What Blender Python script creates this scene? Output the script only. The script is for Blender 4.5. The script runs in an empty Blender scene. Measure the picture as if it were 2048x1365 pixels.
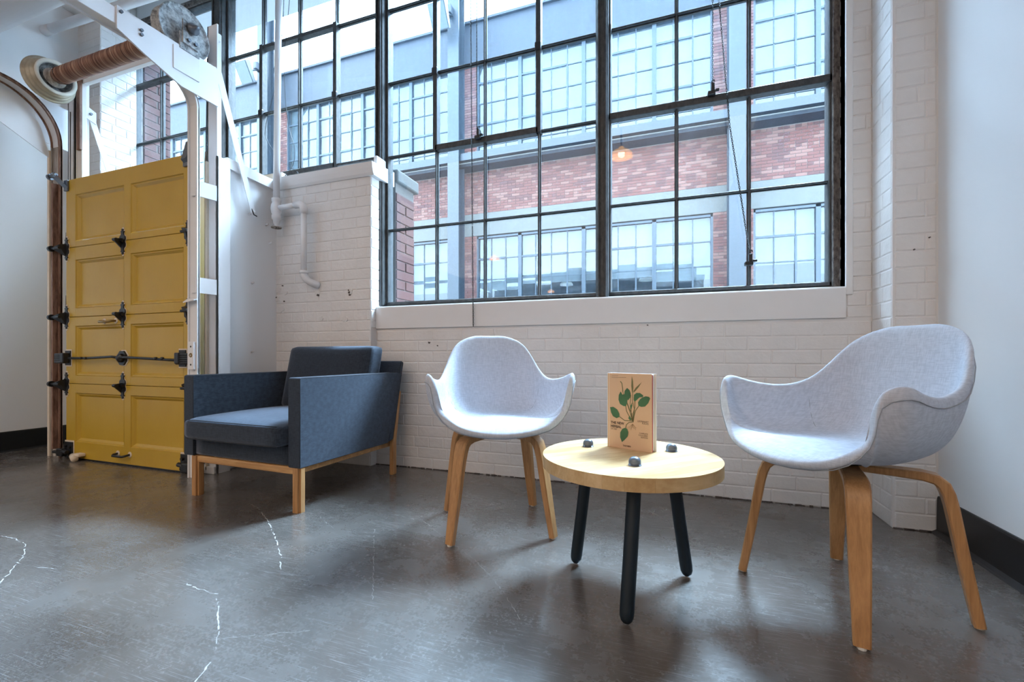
import bpy, bmesh, math, random
from mathutils import Vector, Matrix
random.seed(7)
PI = math.pi
sc = bpy.context.scene
C = sc.collection

# ---------------------------------------------------------------- camera
cam_d = bpy.data.cameras.new('camera'); cam = bpy.data.objects.new('camera', cam_d); C.objects.link(cam)
cam.location = (0, 0, .72); cam.rotation_euler = (PI/2, 0, math.radians(19.486))
cam_d.sensor_width = 36; cam_d.lens = 880/2048*36; cam_d.shift_y = .0139; cam_d.clip_start = .05; cam_d.clip_end = 300
sc.camera = cam
# ---------------------------------------------------------------- world
w = bpy.data.worlds.new('world'); sc.world = w; w.use_nodes = True
bg = w.node_tree.nodes['Background']; bg.inputs[0].default_value = (.64, .82, 1, 1); bg.inputs[1].default_value = 20
# ---------------------------------------------------------------- bright patch of the overcast sky where the sun sits behind the cloud
def sun(name, d, energy, col, ang):
    l = bpy.data.lights.new(name, 'SUN'); l.energy = energy; l.color = col; l.angle = math.radians(ang)
    o = bpy.data.objects.new(name, l); C.objects.link(o)
    o.rotation_euler = Vector(d).to_track_quat('-Z', 'Y').to_euler(); return o
sun('sun', (-.42, -1, -1.30), 19, (.58, .79, 1), 15)
# ---------------------------------------------------------------- broad warm fill added at ceiling height, emulating lamps behind the camera
def area(name, loc, d, energy, col, sx, sy):
    l = bpy.data.lights.new(name, 'AREA'); l.shape = 'RECTANGLE'; l.size = sx; l.size_y = sy; l.energy = energy; l.color = col
    o = bpy.data.objects.new(name, l); C.objects.link(o); o.location = loc
    o.rotation_euler = Vector(d).to_track_quat('-Z', 'Y').to_euler(); return o
area('room_fill', (-3.2, -5.5, 3.7), (0, 0, -1), 360, (1, .84, .70), 8.5, 9)
sc.view_settings.view_transform = 'Standard'; sc.view_settings.look = 'None'
sc.view_settings.exposure = .08; sc.view_settings.gamma = 1; sc.view_settings.use_curve_mapping = False

# ================================================================ materials
def nodes(name):
    m = bpy.data.materials.new(name); m.use_nodes = True
    nt = m.node_tree; return m, nt, nt.nodes['Principled BSDF']
def N(nt, t, **k):
    n = nt.nodes.new(t)
    for a, b in k.items():
        if a.startswith('i_'):
            key = a[2:]; key = int(key) if key.isdigit() else key
            n.inputs[key].default_value = b
        else: setattr(n, a, b)
    return n
def coords(nt, scale=(1, 1, 1), rot=(0, 0, 0), kind='Object'):
    tc = N(nt, 'ShaderNodeTexCoord'); mp = N(nt, 'ShaderNodeMapping')
    mp.inputs['Scale'].default_value = scale; mp.inputs['Rotation'].default_value = rot
    nt.links.new(tc.outputs[kind], mp.inputs[0]); return mp.outputs[0]
def world_co(nt, scale=(1, 1, 1), rot=(0, 0, 0)):
    g = N(nt, 'ShaderNodeNewGeometry'); mp = N(nt, 'ShaderNodeMapping')
    mp.inputs['Scale'].default_value = scale; mp.inputs['Rotation'].default_value = rot
    nt.links.new(g.outputs['Position'], mp.inputs[0]); return mp.outputs[0]
def ramp(nt, fac, stops):
    r = N(nt, 'ShaderNodeValToRGB'); e = r.color_ramp.elements
    while len(e) < len(stops): e.new(.5)
    for i, (p, c) in enumerate(stops):
        e[i].position = p; e[i].color = (*c, 1) if len(c) == 3 else c
    nt.links.new(fac, r.inputs[0]); return r.outputs[0]
def noise(nt, vec, scale, detail=3, rough=.5, dist=0):
    n = N(nt, 'ShaderNodeTexNoise', i_Scale=scale, i_Detail=detail, i_Roughness=rough, i_Distortion=dist)
    nt.links.new(vec, n.inputs['Vector']); return n.outputs['Fac']
def bump(nt, b, h, strength, dist=.002):
    n = N(nt, 'ShaderNodeBump', i_Strength=strength, i_Distance=dist)
    nt.links.new(h, n.inputs['Height']); nt.links.new(n.outputs[0], b.inputs['Normal'])
def plain(name, col, rough=.5, metal=0, bmp=0, bs=60, var=0, spec=.5, coat=0):
    m, nt, b = nodes(name)
    b.inputs['Base Color'].default_value = (*col, 1); b.inputs['Roughness'].default_value = rough
    b.inputs['Metallic'].default_value = metal; b.inputs['Specular IOR Level'].default_value = spec
    b.inputs['Coat Weight'].default_value = coat
    v = world_co(nt)
    if bmp: bump(nt, b, noise(nt, v, bs, 4, .6), bmp)
    if var:
        c = ramp(nt, noise(nt, v, 7, 4, .6), [(.3, tuple(x*(1-var) for x in col)), (.7, tuple(min(1, x*(1+var)) for x in col))])
        nt.links.new(c, b.inputs['Base Color'])
    return m
M = {}
M['paint'] = plain('white_paint', (.80, .79, .79), .55, bmp=.12, bs=30, var=.015)
def brick_paint():
    m, nt, b = nodes('white_painted_brick')
    v = world_co(nt)
    a = noise(nt, v, 38, 5, .65); b2 = noise(nt, v, 9, 2)
    mx = N(nt, 'ShaderNodeMath', operation='ADD'); nt.links.new(a, mx.inputs[0]); nt.links.new(b2, mx.inputs[1])
    bump(nt, b, mx.outputs[0], .45, .006)
    c = ramp(nt, noise(nt, v, 3, 4, .7), [(.3, (.72, .70, .69)), (.7, (.80, .78, .77))])
    nt.links.new(c, b.inputs['Base Color']); b.inputs['Roughness'].default_value = .5
    return m
M['brickw'] = brick_paint()
M['mortarw'] = plain('white_painted_mortar', (.74, .72, .71), .6, bmp=.4, bs=50)
M['smooth'] = plain('smooth_wall_paint', (.78, .78, .79), .6, bmp=.03, bs=40)
M['ceil'] = plain('ceiling_paint', (.82, .83, .84), .6, bmp=.05, bs=20)
M['metalw'] = plain('white_painted_steel', (.80, .80, .82), .38, bmp=.10, bs=45, var=.02)
M['black'] = plain('black_rubber_skirting', (.008, .009, .011), .35, bmp=.06, bs=25, var=.2)
M['iron'] = plain('black_painted_iron', (.010, .011, .014), .38, bmp=.2, bs=70, var=.3)
M['ironb'] = plain('dark_blue_black_steel', (.004, .012, .021), .45, spec=.35)
M['dome'] = plain('gunmetal_cap', (.13, .15, .18), .28, metal=.35)
def streaky(name, c1, c2, sc3, rough=.7, bmp=.5):
    m, nt, b = nodes(name); v = world_co(nt, sc3)
    f = noise(nt, v, 12, 5, .7, .4)
    nt.links.new(ramp(nt, f, [(.35, c1), (.62, c2)]), b.inputs['Base Color'])
    b.inputs['Roughness'].default_value = rough; bump(nt, b, f, bmp, .004); return m
M['weather'] = streaky('weathered_channel', (.15, .125, .11), (.50, .46, .42), (3, 3, .35))
M['rust'] = streaky('rusty_steel', (.10, .045, .028), (.30, .17, .12), (3, 3, .5), .6)
M['cream'] = plain('cream_painted_timber', (.70, .60, .48), .55, bmp=.3, bs=40, var=.1)
M['frame'] = streaky('dark_window_steel', (.022, .027, .032), (.060, .063, .064), (4, 4, 2), .5, .6)
M['framerust'] = streaky('worn_window_jamb', (.04, .036, .034), (.20, .18, .17), (6, 6, 2.5), .6, .8)
def yellow():
    m, nt, b = nodes('yellow_gloss_paint'); v = world_co(nt, (1.5, 1.5, .6))
    f = noise(nt, v, 30, 4, .6)
    nt.links.new(ramp(nt, noise(nt, world_co(nt), 3, 3), [(.3, (.50, .31, .022)), (.7, (.56, .355, .035))]), b.inputs['Base Color'])
    b.inputs['Roughness'].default_value = .36; bump(nt, b, f, .2, .003); return m
M['yellow'] = yellow()
def wood(name, c1, c2, scale=(1, 1, 1), freq=18, rough=.42, kind='Object'):
    m, nt, b = nodes(name); v = coords(nt, scale, kind=kind)
    f = noise(nt, v, freq, 5, .6, .6); g = noise(nt, v, freq*5, 2, .5)
    mx = N(nt, 'ShaderNodeMath', operation='MULTIPLY_ADD'); nt.links.new(g, mx.inputs[0]); mx.inputs[1].default_value = .35
    nt.links.new(f, mx.inputs[2])
    nt.links.new(ramp(nt, mx.outputs[0], [(.5, c1), (.85, c2)]), b.inputs['Base Color'])
    b.inputs['Roughness'].default_value = rough; bump(nt, b, f, .08, .001); return m
M['oakleg'] = wood('oak_veneer_leg', (.34, .165, .06), (.52, .28, .115), (5, 5, .35), 10)
M['oakside'] = wood('oak_side', (.42, .22, .085), (.60, .35, .15), (.4, 5, 5), 9)
M['beechtop'] = wood('pale_hardwood', (.50, .32, .145), (.62, .44, .225), (1, 6, 4), 5, .33)
M['beechtop2'] = wood('pale_hardwood_warm', (.46, .285, .12), (.57, .38, .18), (1, 6, 4), 6, .33)
M['beechtop3'] = wood('pale_hardwood_light', (.55, .37, .185), (.66, .48, .26), (1, 6, 4), 4, .33)
def fabric(name, c1, c2, weave=900, rough=.85, sheen=.3, bs=.25, shc=(.7, .8, 1)):
    m, nt, b = nodes(name); v = coords(nt)
    a = noise(nt, coords(nt, (1, .12, .12)), weave*.4, 2); c = noise(nt, coords(nt, (.12, .12, 1)), weave*.4, 2)
    mx = N(nt, 'ShaderNodeMath', operation='ADD'); nt.links.new(a, mx.inputs[0]); nt.links.new(c, mx.inputs[1])
    hf = N(nt, 'ShaderNodeMath', operation='MULTIPLY'); nt.links.new(mx.outputs[0], hf.inputs[0]); hf.inputs[1].default_value = .5
    nt.links.new(ramp(nt, hf.outputs[0], [(.40, c1), (.60, c2)]), b.inputs['Base Color'])
    b.inputs['Roughness'].default_value = rough; b.inputs['Sheen Weight'].default_value = sheen
    b.inputs['Sheen Tint'].default_value = (*shc, 1); b.inputs['Specular IOR Level'].default_value = .2
    bump(nt, b, hf.outputs[0], bs, .0012); return m
M['shell'] = fabric('pale_grey_wool', (.44, .47, .535), (.54, .57, .635), sheen=.10)
M['seam'] = plain('grey_seam_thread', (.32, .34, .38), .8)
M['navy'] = fabric('charcoal_navy_weave', (.017, .023, .033), (.032, .042, .058), 900, sheen=.35, bs=.25)
M['piping'] = plain('charcoal_piping', (.02, .025, .035), .8)
# floor: dark sealed concrete with trowel blotches, fine scuffs and scratches
def floor_mat():
    m, nt, b = nodes('sealed_dark_concrete')
    v = world_co(nt)
    blot = noise(nt, v, 1.8, 8, .55, .3)
    col = ramp(nt, blot, [(.25, (.058, .050, .045)), (.5, (.095, .083, .074)), (.75, (.15, .135, .125))])
    masks = None
    for rz, s, th in ((.35, 7, .66), (-.9, 8, .68), (1.3, 7, .69), (.1, 11, .66), (.75, 9, .68)):
        vv = world_co(nt, (1, 60, 1), (0, 0, rz))
        f = noise(nt, vv, s, 3, .55)
        t = ramp(nt, f, [(th-.03, (0, 0, 0)), (th+.05, (1, 1, 1))])
        if masks is None: masks = t
        else:
            mx = N(nt, 'ShaderNodeMath', operation='MAXIMUM'); nt.links.new(masks, mx.inputs[0]); nt.links.new(t, mx.inputs[1]); masks = mx.outputs[0]
    gr = noise(nt, v, 110, 4, .65); speck = ramp(nt, gr, [(.48, (0, 0, 0)), (.85, (1, 1, 1))])
    area_m = ramp(nt, noise(nt, v, 2.2, 3, .5), [(.35, (.1, .1, .1)), (.70, (1, 1, 1))])
    sp = N(nt, 'ShaderNodeMath', operation='MULTIPLY'); nt.links.new(speck, sp.inputs[0]); nt.links.new(area_m, sp.inputs[1])
    sp2_ = N(nt, 'ShaderNodeMath', operation='MULTIPLY', i_1=.6); nt.links.new(sp.outputs[0], sp2_.inputs[0]); sp = sp2_
    al = N(nt, 'ShaderNodeMath', operation='MAXIMUM'); nt.links.new(masks, al.inputs[0]); nt.links.new(sp.outputs[0], al.inputs[1])
    k = N(nt, 'ShaderNodeMath', operation='MULTIPLY'); nt.links.new(al.outputs[0], k.inputs[0]); k.inputs[1].default_value = .55
    mix = N(nt, 'ShaderNodeMix', data_type='RGBA'); nt.links.new(k.outputs[0], mix.inputs[0]); nt.links.new(col, mix.inputs[6])
    mix.inputs[7].default_value = (.30, .29, .29, 1); nt.links.new(mix.outputs[2], b.inputs['Base Color'])
    r = N(nt, 'ShaderNodeMapRange', i_1=.3, i_2=.7, i_3=.17, i_4=.34); nt.links.new(noise(nt, v, 5, 5, .7), r.inputs[0])
    ra = N(nt, 'ShaderNodeMath', operation='MULTIPLY_ADD'); nt.links.new(al.outputs[0], ra.inputs[0]); ra.inputs[1].default_value = .25; nt.links.new(r.outputs[0], ra.inputs[2])
    nt.links.new(ra.outputs[0], b.inputs['Roughness'])
    h = N(nt, 'ShaderNodeMath', operation='MULTIPLY_ADD'); nt.links.new(noise(nt, v, 60, 3, .6), h.inputs[0]); h.inputs[1].default_value = .5
    nt.links.new(noise(nt, v, 14, 3, .5), h.inputs[2])
    bump(nt, b, h.outputs[0], .16, .004)
    b.inputs['Specular IOR Level'].default_value = .75
    b.inputs['Coat Weight'].default_value = .35; b.inputs['Coat Roughness'].default_value = .12
    return m
M['floor'] = floor_mat()
M['crack'] = plain('pale_crack_fill', (.42, .40, .38), .7, bmp=.3)
# window glass: clear pane with a film of dust
def glass_mat(name, dirt=.10, tint=(.86, .94, 1)):
    m, nt, b = nodes(name); nt.nodes.remove(b); out = nt.nodes['Material Output']
    tr = N(nt, 'ShaderNodeBsdfTransparent'); tr.inputs[0].default_value = (*tint, 1)
    gl = N(nt, 'ShaderNodeBsdfGlossy'); gl.inputs[0].default_value = (1, 1, 1, 1); gl.inputs[1].default_value = .01
    lw = N(nt, 'ShaderNodeLayerWeight', i_Blend=.5); pw = N(nt, 'ShaderNodeMath', operation='POWER'); nt.links.new(lw.outputs['Facing'], pw.inputs[0]); pw.inputs[1].default_value = 5
    fr = N(nt, 'ShaderNodeMapRange', i_1=0, i_2=1, i_3=.022, i_4=.7); nt.links.new(pw.outputs[0], fr.inputs[0])
    mx = N(nt, 'ShaderNodeMixShader'); nt.links.new(fr.outputs[0], mx.inputs[0]); nt.links.new(tr.outputs[0], mx.inputs[1]); nt.links.new(gl.outputs[0], mx.inputs[2])
    df = N(nt, 'ShaderNodeBsdfDiffuse'); df.inputs[0].default_value = (.52, .62, .72, 1)
    tl = N(nt, 'ShaderNodeBsdfTranslucent'); tl.inputs[0].default_value = (.50, .68, .85, 1)
    m2 = N(nt, 'ShaderNodeMixShader', i_0=.6); nt.links.new(df.outputs[0], m2.inputs[1]); nt.links.new(tl.outputs[0], m2.inputs[2])
    f = noise(nt, world_co(nt, (1, 1, .35)), 7, 6, .75)
    g = noise(nt, world_co(nt, (14, 1, .8)), 6, 4, .6)
    fg = N(nt, 'ShaderNodeMath', operation='MULTIPLY'); nt.links.new(f, fg.inputs[0]); nt.links.new(g, fg.inputs[1])
    d = N(nt, 'ShaderNodeMapRange', i_1=.16, i_2=.42, i_3=dirt*.55, i_4=dirt*1.7); nt.links.new(fg.outputs[0], d.inputs[0])
    m3 = N(nt, 'ShaderNodeMixShader'); nt.links.new(d.outputs[0], m3.inputs[0]); nt.links.new(mx.outputs[0], m3.inputs[1]); nt.links.new(m2.outputs[0], m3.inputs[2])
    nt.links.new(m3.outputs[0], out.inputs[0]); return m
M['glass'] = glass_mat('dusty_window_glass', .010, (.93, .975, 1))
M['glassup'] = glass_mat('dustier_upper_glass', .022, (.88, .95, 1))
# outside
M['brickr'] = plain('red_brick', (0.0711, 0.0203, 0.0153), .85, bmp=.3)
M['brickr2'] = plain('red_brick_dark', (0.0498, 0.0145, 0.0122), .85, bmp=.3)
M['brickr3'] = plain('red_brick_pale', (0.1003, 0.0446, 0.0344), .85, bmp=.3)
M['mortar'] = plain('pale_mortar', (0.1069, 0.0953, 0.0859), .9, bmp=.3)
M['concrete'] = plain('cast_concrete_band', (0.0613, 0.0630, 0.0597), .85, bmp=.2, var=.06)
M['bluesteel'] = plain('blue_grey_steel', (.0075, .0135, .0215), .5, var=.08)
M['parapet'] = plain('slate_blue_cladding', (.0035, .0080, .0165), .6, var=.3)
M['soffit'] = plain('teal_grey_soffit', (0.0250, 0.0425, 0.0500), .6, var=.1)
M['winsteel'] = plain('blue_window_steel', (0.0074, 0.0178, 0.0294), .5)
M['ground'] = plain('courtyard_asphalt', (.10, .10, .10), .9)
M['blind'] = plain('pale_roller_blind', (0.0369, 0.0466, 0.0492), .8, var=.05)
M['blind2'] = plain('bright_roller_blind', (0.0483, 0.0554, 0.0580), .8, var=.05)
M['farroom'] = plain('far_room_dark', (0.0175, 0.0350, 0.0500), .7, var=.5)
M['farglass'] = glass_mat('far_window_glass', .012, (.95, .98, 1))
def emis(name, col, s):
    m, nt, b = nodes(name); b.inputs['Base Color'].default_value = (*col, 1)
    b.inputs['Emission Color'].default_value = (*col, 1); b.inputs['Emission Strength'].default_value = s; return m
M['amber'] = emis('amber_lamp_shade', (1, .50, .16), 9)
M['bulb'] = emis('lamp_bulb', (1, .85, .6), 20)
M['enamel'] = plain('cream_enamel_shade', (.75, .74, .68), .35)
M['spring'] = None
def spring_mat():
    m, nt, b = nodes('coiled_rust_spring'); v = world_co(nt, (1, .02, .02))
    f = noise(nt, v, 130, 3, .6)
    nt.links.new(ramp(nt, f, [(.35, (.10, .045, .035)), (.52, (.26, .13, .09)), (.68, (.55, .38, .28))]), b.inputs['Base Color'])
    b.inputs['Roughness'].default_value = .5; b.inputs['Metallic'].default_value = .3; return m
M['spring'] = spring_mat()
M['ringw'] = plain('cream_drum_ring', (.66, .65, .58), .4, bmp=.3, bs=50, var=.12)
M['drum'] = plain('stained_drum_casting', (.42, .38, .30), .45, metal=.3, bmp=.4, bs=40, var=.35)
M['drumw'] = streaky('patchy_grey_drum', (.08, .085, .09), (.50, .52, .53), (2.5, 2.5, 2.5), .35, .5)
M['cover'] = plain('tan_book_cover', (.66, .44, .28), .5)
M['page'] = plain('book_pages', (.80, .78, .74), .8)
M['red'] = plain('red_endpaper', (.42, .015, .02), .5)
M['ink'] = plain('printed_ink', (.045, .03, .025), .6)
M['leafg'] = plain('printed_leaf_green', (.045, .13, .055), .6, var=.35)
M['stemg'] = plain('printed_stem', (.16, .15, .06), .6)
M['root'] = plain('printed_root', (.34, .20, .10), .6)
M['brass'] = plain('aged_brass', (.30, .20, .08), .4, metal=.8)
M['chipdark'] = plain('chipped_plaster_hole', (.10, .085, .08), .9, bmp=.8)

# ================================================================ helpers
def tag(o, label=None, cat=None, group=None, kind=None):
    if label: o['label'] = label
    if cat: o['category'] = cat
    if group: o['group'] = group
    if kind: o['kind'] = kind
    return o
def empty(name, loc=(0, 0, 0), rz=0, parent=None):
    o = bpy.data.objects.new(name, None); C.objects.link(o); o.location = loc; o.rotation_euler = (0, 0, rz)
    o.empty_display_size = .05
    if parent: o.parent = parent
    return o
class MB:
    def __init__(s): s.b = bmesh.new()
    def box(s, lo, hi, bev=0, seg=2, mat=None):
        n0 = len(s.b.verts)
        r = bmesh.ops.create_cube(s.b, size=1); vs = r['verts']
        ctr = [(a+b)/2 for a, b in zip(lo, hi)]; sz = [abs(b-a) for a, b in zip(lo, hi)]
        for v in vs: v.co = Vector((v.co[i]*sz[i]+ctr[i] for i in range(3)))
        if bev:
            es = list({e for v in vs for e in v.link_edges})
            bmesh.ops.bevel(s.b, geom=es, offset=min(bev, min(sz)*.45), segments=seg, profile=.5, affect='EDGES')
        if mat is not None:
            s.b.verts.ensure_lookup_table()
            for v in s.b.verts[n0:]: v.co = mat @ v.co
        return s
    def tube(s, pts, r, seg=10, cap=True, closed=False, rr=None):
        pts = [Vector(p) for p in pts]; n = len(pts); rings = []
        up = Vector((0, 0, 1)); prev = None
        for i, p in enumerate(pts):
            a = pts[i-1] if (i > 0 or closed) else p; b = pts[(i+1) % n] if (i < n-1 or closed) else p
            t = (b-a).normalized()
            if prev is None:
                ref = up if abs(t.z) < .9 else Vector((1, 0, 0)); x = t.cross(ref).normalized()
            else: x = (prev-t*prev.dot(t)).normalized()
            prev = x; y = t.cross(x)
            rad = rr[i] if rr else r
            rings.append([s.b.verts.new(p+(x*math.cos(2*PI*k/seg)+y*math.sin(2*PI*k/seg))*rad) for k in range(seg)])
        m = n if closed else n-1
        for i in range(m):
            A = rings[i]; B = rings[(i+1) % n]
            for k in range(seg): s.b.faces.new((A[k], A[(k+1) % seg], B[(k+1) % seg], B[k]))
        if cap and not closed:
            s.b.faces.new(rings[0][::-1]); s.b.faces.new(rings[-1])
        return s
    def lathe(s, prof, ctr, axis='z', seg=24, cap=False):
        rings = []
        for r, h in prof:
            ring = []
            for k in range(seg):
                a = 2*PI*k/seg; c_, s_ = math.cos(a)*r, math.sin(a)*r
                p = {'z': (c_, s_, h), 'x': (h, c_, s_), 'y': (c_, h, s_)}[axis]
                ring.append(s.b.verts.new(Vector(p)+Vector(ctr)))
            rings.append(ring)
        for A, B in zip(rings, rings[1:]):
            for k in range(seg): s.b.faces.new((A[k], A[(k+1) % seg], B[(k+1) % seg], B[k]))
        if cap: s.b.faces.new(rings[0][::-1]); s.b.faces.new(rings[-1])
        return s
    def prism(s, pts, ext):
        a = [s.b.verts.new(Vector(p)) for p in pts]; e = Vector(ext); b = [s.b.verts.new(Vector(p)+e) for p in pts]
        n = len(a); s.b.faces.new(a); s.b.faces.new(b[::-1])
        for i in range(n): s.b.faces.new((a[i], b[i], b[(i+1) % n], a[(i+1) % n]))
        return s
    def quad(s, *pts): s.b.faces.new([s.b.verts.new(Vector(p)) for p in pts]); return s
    def mesh(s, name, mat, smooth=False):
        bmesh.ops.recalc_face_normals(s.b, faces=s.b.faces)
        me = bpy.data.meshes.new(name); s.b.to_mesh(me); s.b.free()
        if mat: me.materials.append(mat)
        if smooth:
            for p in me.polygons: p.use_smooth = True
        return me
    def build(s, name, mat, parent=None, smooth=False, loc=None, kind=None):
        o = bpy.data.objects.new(name, s.mesh(name, mat, smooth)); C.objects.link(o)
        if parent: o.parent = parent
        if loc: o.location = loc
        if kind: o['kind'] = kind
        return o
def inst(name, me, parent=None, loc=(0, 0, 0), rot=None, scale=None):
    o = bpy.data.objects.new(name, me); C.objects.link(o); o.location = loc
    if rot: o.rotation_euler = rot
    if scale: o.scale = scale
    if parent: o.parent = parent
    return o
def autosmooth(o, ang=35):
    me = o.data
    for p in me.polygons: p.use_smooth = True
    bm = bmesh.new(); bm.from_mesh(me)
    for e in bm.edges:
        if len(e.link_faces) == 2 and e.calc_face_angle(0) > math.radians(ang): e.smooth = False
    bm.to_mesh(me); bm.free(); return o
def arc(c, r, a0, a1, n, plane='yz', x=0):
    out = []
    for i in range(n+1):
        a = a0+(a1-a0)*i/n
        u, v = c[0]+r*math.cos(a), c[1]+r*math.sin(a)
        out.append((x, u, v) if plane == 'yz' else (u, v, x))
    return out

# ================================================================ room shell
XL, XR, YW, YB = -4.65, 1.035, 2.45, -14.0
ZC = 3.78
fl = MB().box((-8.2, YB, -.12), (1.35, 2.9, 0)).build('floor', M['floor'], kind='structure')
MB().box((-8.2, YB, ZC), (1.35, 2.62, ZC+.15)).build('ceiling', M['ceil'], kind='structure')
MB().box((XR, YB, 0), (XR+.25, 2.9, ZC)).build('wall_right', M['smooth'], kind='structure')
MB().box((XL-.2, .6, 0), (XL, 2.9, ZC)).build('wall_left', M['smooth'], kind='structure')
MB().box((-8.2, .4, 0), (XL, .6, ZC)).build('wall_left_return', M['smooth'], kind='structure')
MB().box((-8.4, YB, 0), (-8.2, .6, ZC)).build('wall_left_far', M['smooth'], kind='structure')
MB().box((-8.4, YB-.2, 0), (1.35, YB, ZC)).build('wall_front', M['smooth'], kind='structure')
# skirtings with a small cove at the foot
def skirting(name, x, sgn, y0, y1):
    pr = [(0, 0), (.028, 0), (.022, .006), (.008, .014), (.006, .14), (.004, .148), (0, .15)]
    MB().prism([(x+sgn*a, y0, b) for a, b in pr], (0, y1-y0, 0)).build(name, M['black'], kind='structure')
skirting('baseboard_right', XR, -1, -3, 2.255)
skirting('baseboard_left', XL, 1, .6, 2.255)

# brick faces: shared bevelled brick meshes laid course by course as parts
CO = .0677
def brick_mesh(L, H, D, bev, jit=0.0, seed=0, mat='brickw'):
    """a brick facing -y: front face inset by the bevel, open back"""
    rnd = random.Random(seed); j = lambda: rnd.uniform(-jit, jit)
    bm = bmesh.new()
    z0, z1 = -H/2, H/2
    xs = [-L/2, -L/6, L/6, L/2]
    back = [(-L/2, z0), (L/2, z0), (L/2, z1), (-L/2, z1)]
    fr_b = [bm.verts.new((x*(1-2*bev/L), -D+j()*.6, z0+bev+j())) for x in xs]
    fr_t = [bm.verts.new((x*(1-2*bev/L), -D+j()*.6, z1-bev+j())) for x in xs]
    bk_b = [bm.verts.new((x, 0, z0+j()*.4)) for x in xs]; bk_t = [bm.verts.new((x, 0, z1+j()*.4)) for x in xs]
    for i in range(3):
        bm.faces.new((fr_b[i], fr_b[i+1], fr_t[i+1], fr_t[i]))
        bm.faces.new((bk_b[i], bk_b[i+1], fr_b[i+1], fr_b[i])); bm.faces.new((fr_t[i], fr_t[i+1], bk_t[i+1], bk_t[i]))
    bm.faces.new((bk_b[0], fr_b[0], fr_t[0], bk_t[0])); bm.faces.new((fr_b[3], bk_b[3], bk_t[3], fr_t[3]))
    bmesh.ops.recalc_face_normals(bm, faces=bm.faces)
    if bm.faces[0].normal.y > 0: bmesh.ops.reverse_faces(bm, faces=bm.faces)
    me = bpy.data.meshes.new('brick'); bm.to_mesh(me); bm.free(); me.materials.append(M[mat])
    for p in me.polygons: p.use_smooth = False
    return me
_bm = {}
def get_brick(L, seed, mat='brickw', D=.0030, H=CO-.0025, bev=.0045, jit=.0012):
    k = (round(L, 3), seed, mat)
    if k not in _bm: _bm[k] = brick_mesh(L-.003, H, D, bev, jit, seed, mat)
    return _bm[k]
def lay(parent, origin, ux, width, z0, z1, rz, first=0, cap=None, joined=None):
    """lay courses on a vertical face; ux = direction of the face, rz = turn so that -y is the face normal"""
    r = int((z0)/CO); n = 0; full = .2085
    z = r*CO
    while z < z1-.02:
        a, b = max(z, z0), min(z+CO, z1)
        hdr = (r % 6 == 2)
        L = full/2 if hdr else full
        x = -(L/2 if r % 2 else (L/4 if hdr else 0))
        while x < width-.004:
            s, e = max(0, x), min(width, x+L)
            if e-s > .02 and b-a > .025:
                sc_ = (b-a)/CO; Lb = round((e-s)*100)/100
                me = get_brick(Lb, random.randrange(3))
                p = Vector(origin)+Vector(ux)*((s+e)/2); p.z = (a+b)/2
                inst('brick', me, parent, p, (0, 0, rz), ((e-s)/Lb, random.uniform(.75, 1.25), sc_))
                n += 1
            x += L
        r += 1; z = r*CO
    return n
X1, X2 = -1.815, .779          # ends of the big window
YI = 2.39                      # front of the infill wall left of it
YG = 2.56                      # glass plane
# wall below the big window and strip at its right
wb = MB().box((X1-.02, YW, 0), (XR, 2.88, .895)).box((X2, YW, .895), (XR, 2.60, ZC)).box((.95, 2.59, .895), (XR+.2, 2.88, ZC)).build('wall_back', M['mortarw'], kind='structure')
lay(wb, (X1, YW, 0), (1, 0, 0), .884-X1, .0, .895, 0)
lay(wb, (X2+.004, YW, 0), (1, 0, 0), .884-X2-.004, .895, ZC, 0)
# sloped sill with a plain plastered apron
sl = MB().prism([(X1, YW-.012, .895), (X1, YW-.012, 1.032), (X1, YW-.006, 1.040), (X1, 2.60, 1.062), (X1, 2.60, .895)], (X2-X1, 0, 0)).build('trim_1', M['paint'], kind='structure')
# infill wall with its moulded ledge
wi = MB().box((-2.66, YI, 0), (X1-.004, 2.625, 1.91)).box((-2.66, 2.60, 0), (-2.12, 2.88, 1.91)).build('wall_back_infill', M['mortarw'], kind='structure')
lay(wi, (-2.66, YI, 0), (1, 0, 0), X1-.004+2.66, 0, 1.89, 0)
lay(wi, (X1-.004, YI, 0), (0, 1, 0), YG-.03-YI, .9, 1.89, PI/2)
MB().prism([(-2.66, YI-.012, 1.885), (-2.66, YI-.022, 1.90), (-2.66, YI-.030, 1.93), (-2.66, YI-.034, 1.965), (-2.66, 2.60, 1.985), (-2.66, 2.60, 1.885)], (X1+.03+2.66, 0, 0)).build('trim_2', M['paint'], kind='structure')
# wall behind the door, left pilaster, right pilaster, lintel
MB().box((-4.265, YW+.02, 0), (-2.66, 2.88, 2.06)).build('wall_back_alcove', M['mortarw'], kind='structure')
pl = MB().box((XL, 2.26, 0), (-4.36, 2.50, ZC)).box((XL, 2.49, 0), (-4.46, 2.625, ZC)).build('wall_pilaster_left', M['mortarw'], kind='structure')
lay(pl, (XL, 2.26, 0), (1, 0, 0), .29, 1.35, ZC, 0)
lay(pl, (-4.36, 2.26, 0), (0, 1, 0), .26, 1.35, ZC, PI/2)
prr = MB().box((.884, 2.26, 0), (XR, 2.5, ZC)).build('wall_pilaster_right', M['mortarw'], kind='structure')
lay(prr, (.89, 2.26, 0), (1, 0, 0), .14, 0, ZC, 0)
lay(prr, (.884, 2.262, 0), (0, 1, 0), YW-2.262, 0, ZC, -PI/2)
MB().box((-4.6, 2.52, 3.60), (XR, 2.88, ZC+.4)).build('wall_back_lintel', M['paint'], kind='structure')
MB().box((X2+.0, 2.44, 1.0), (X2+.03, YG-.02, 3.62), .006).build('window_reveal', M['paint'], wb)
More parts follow.
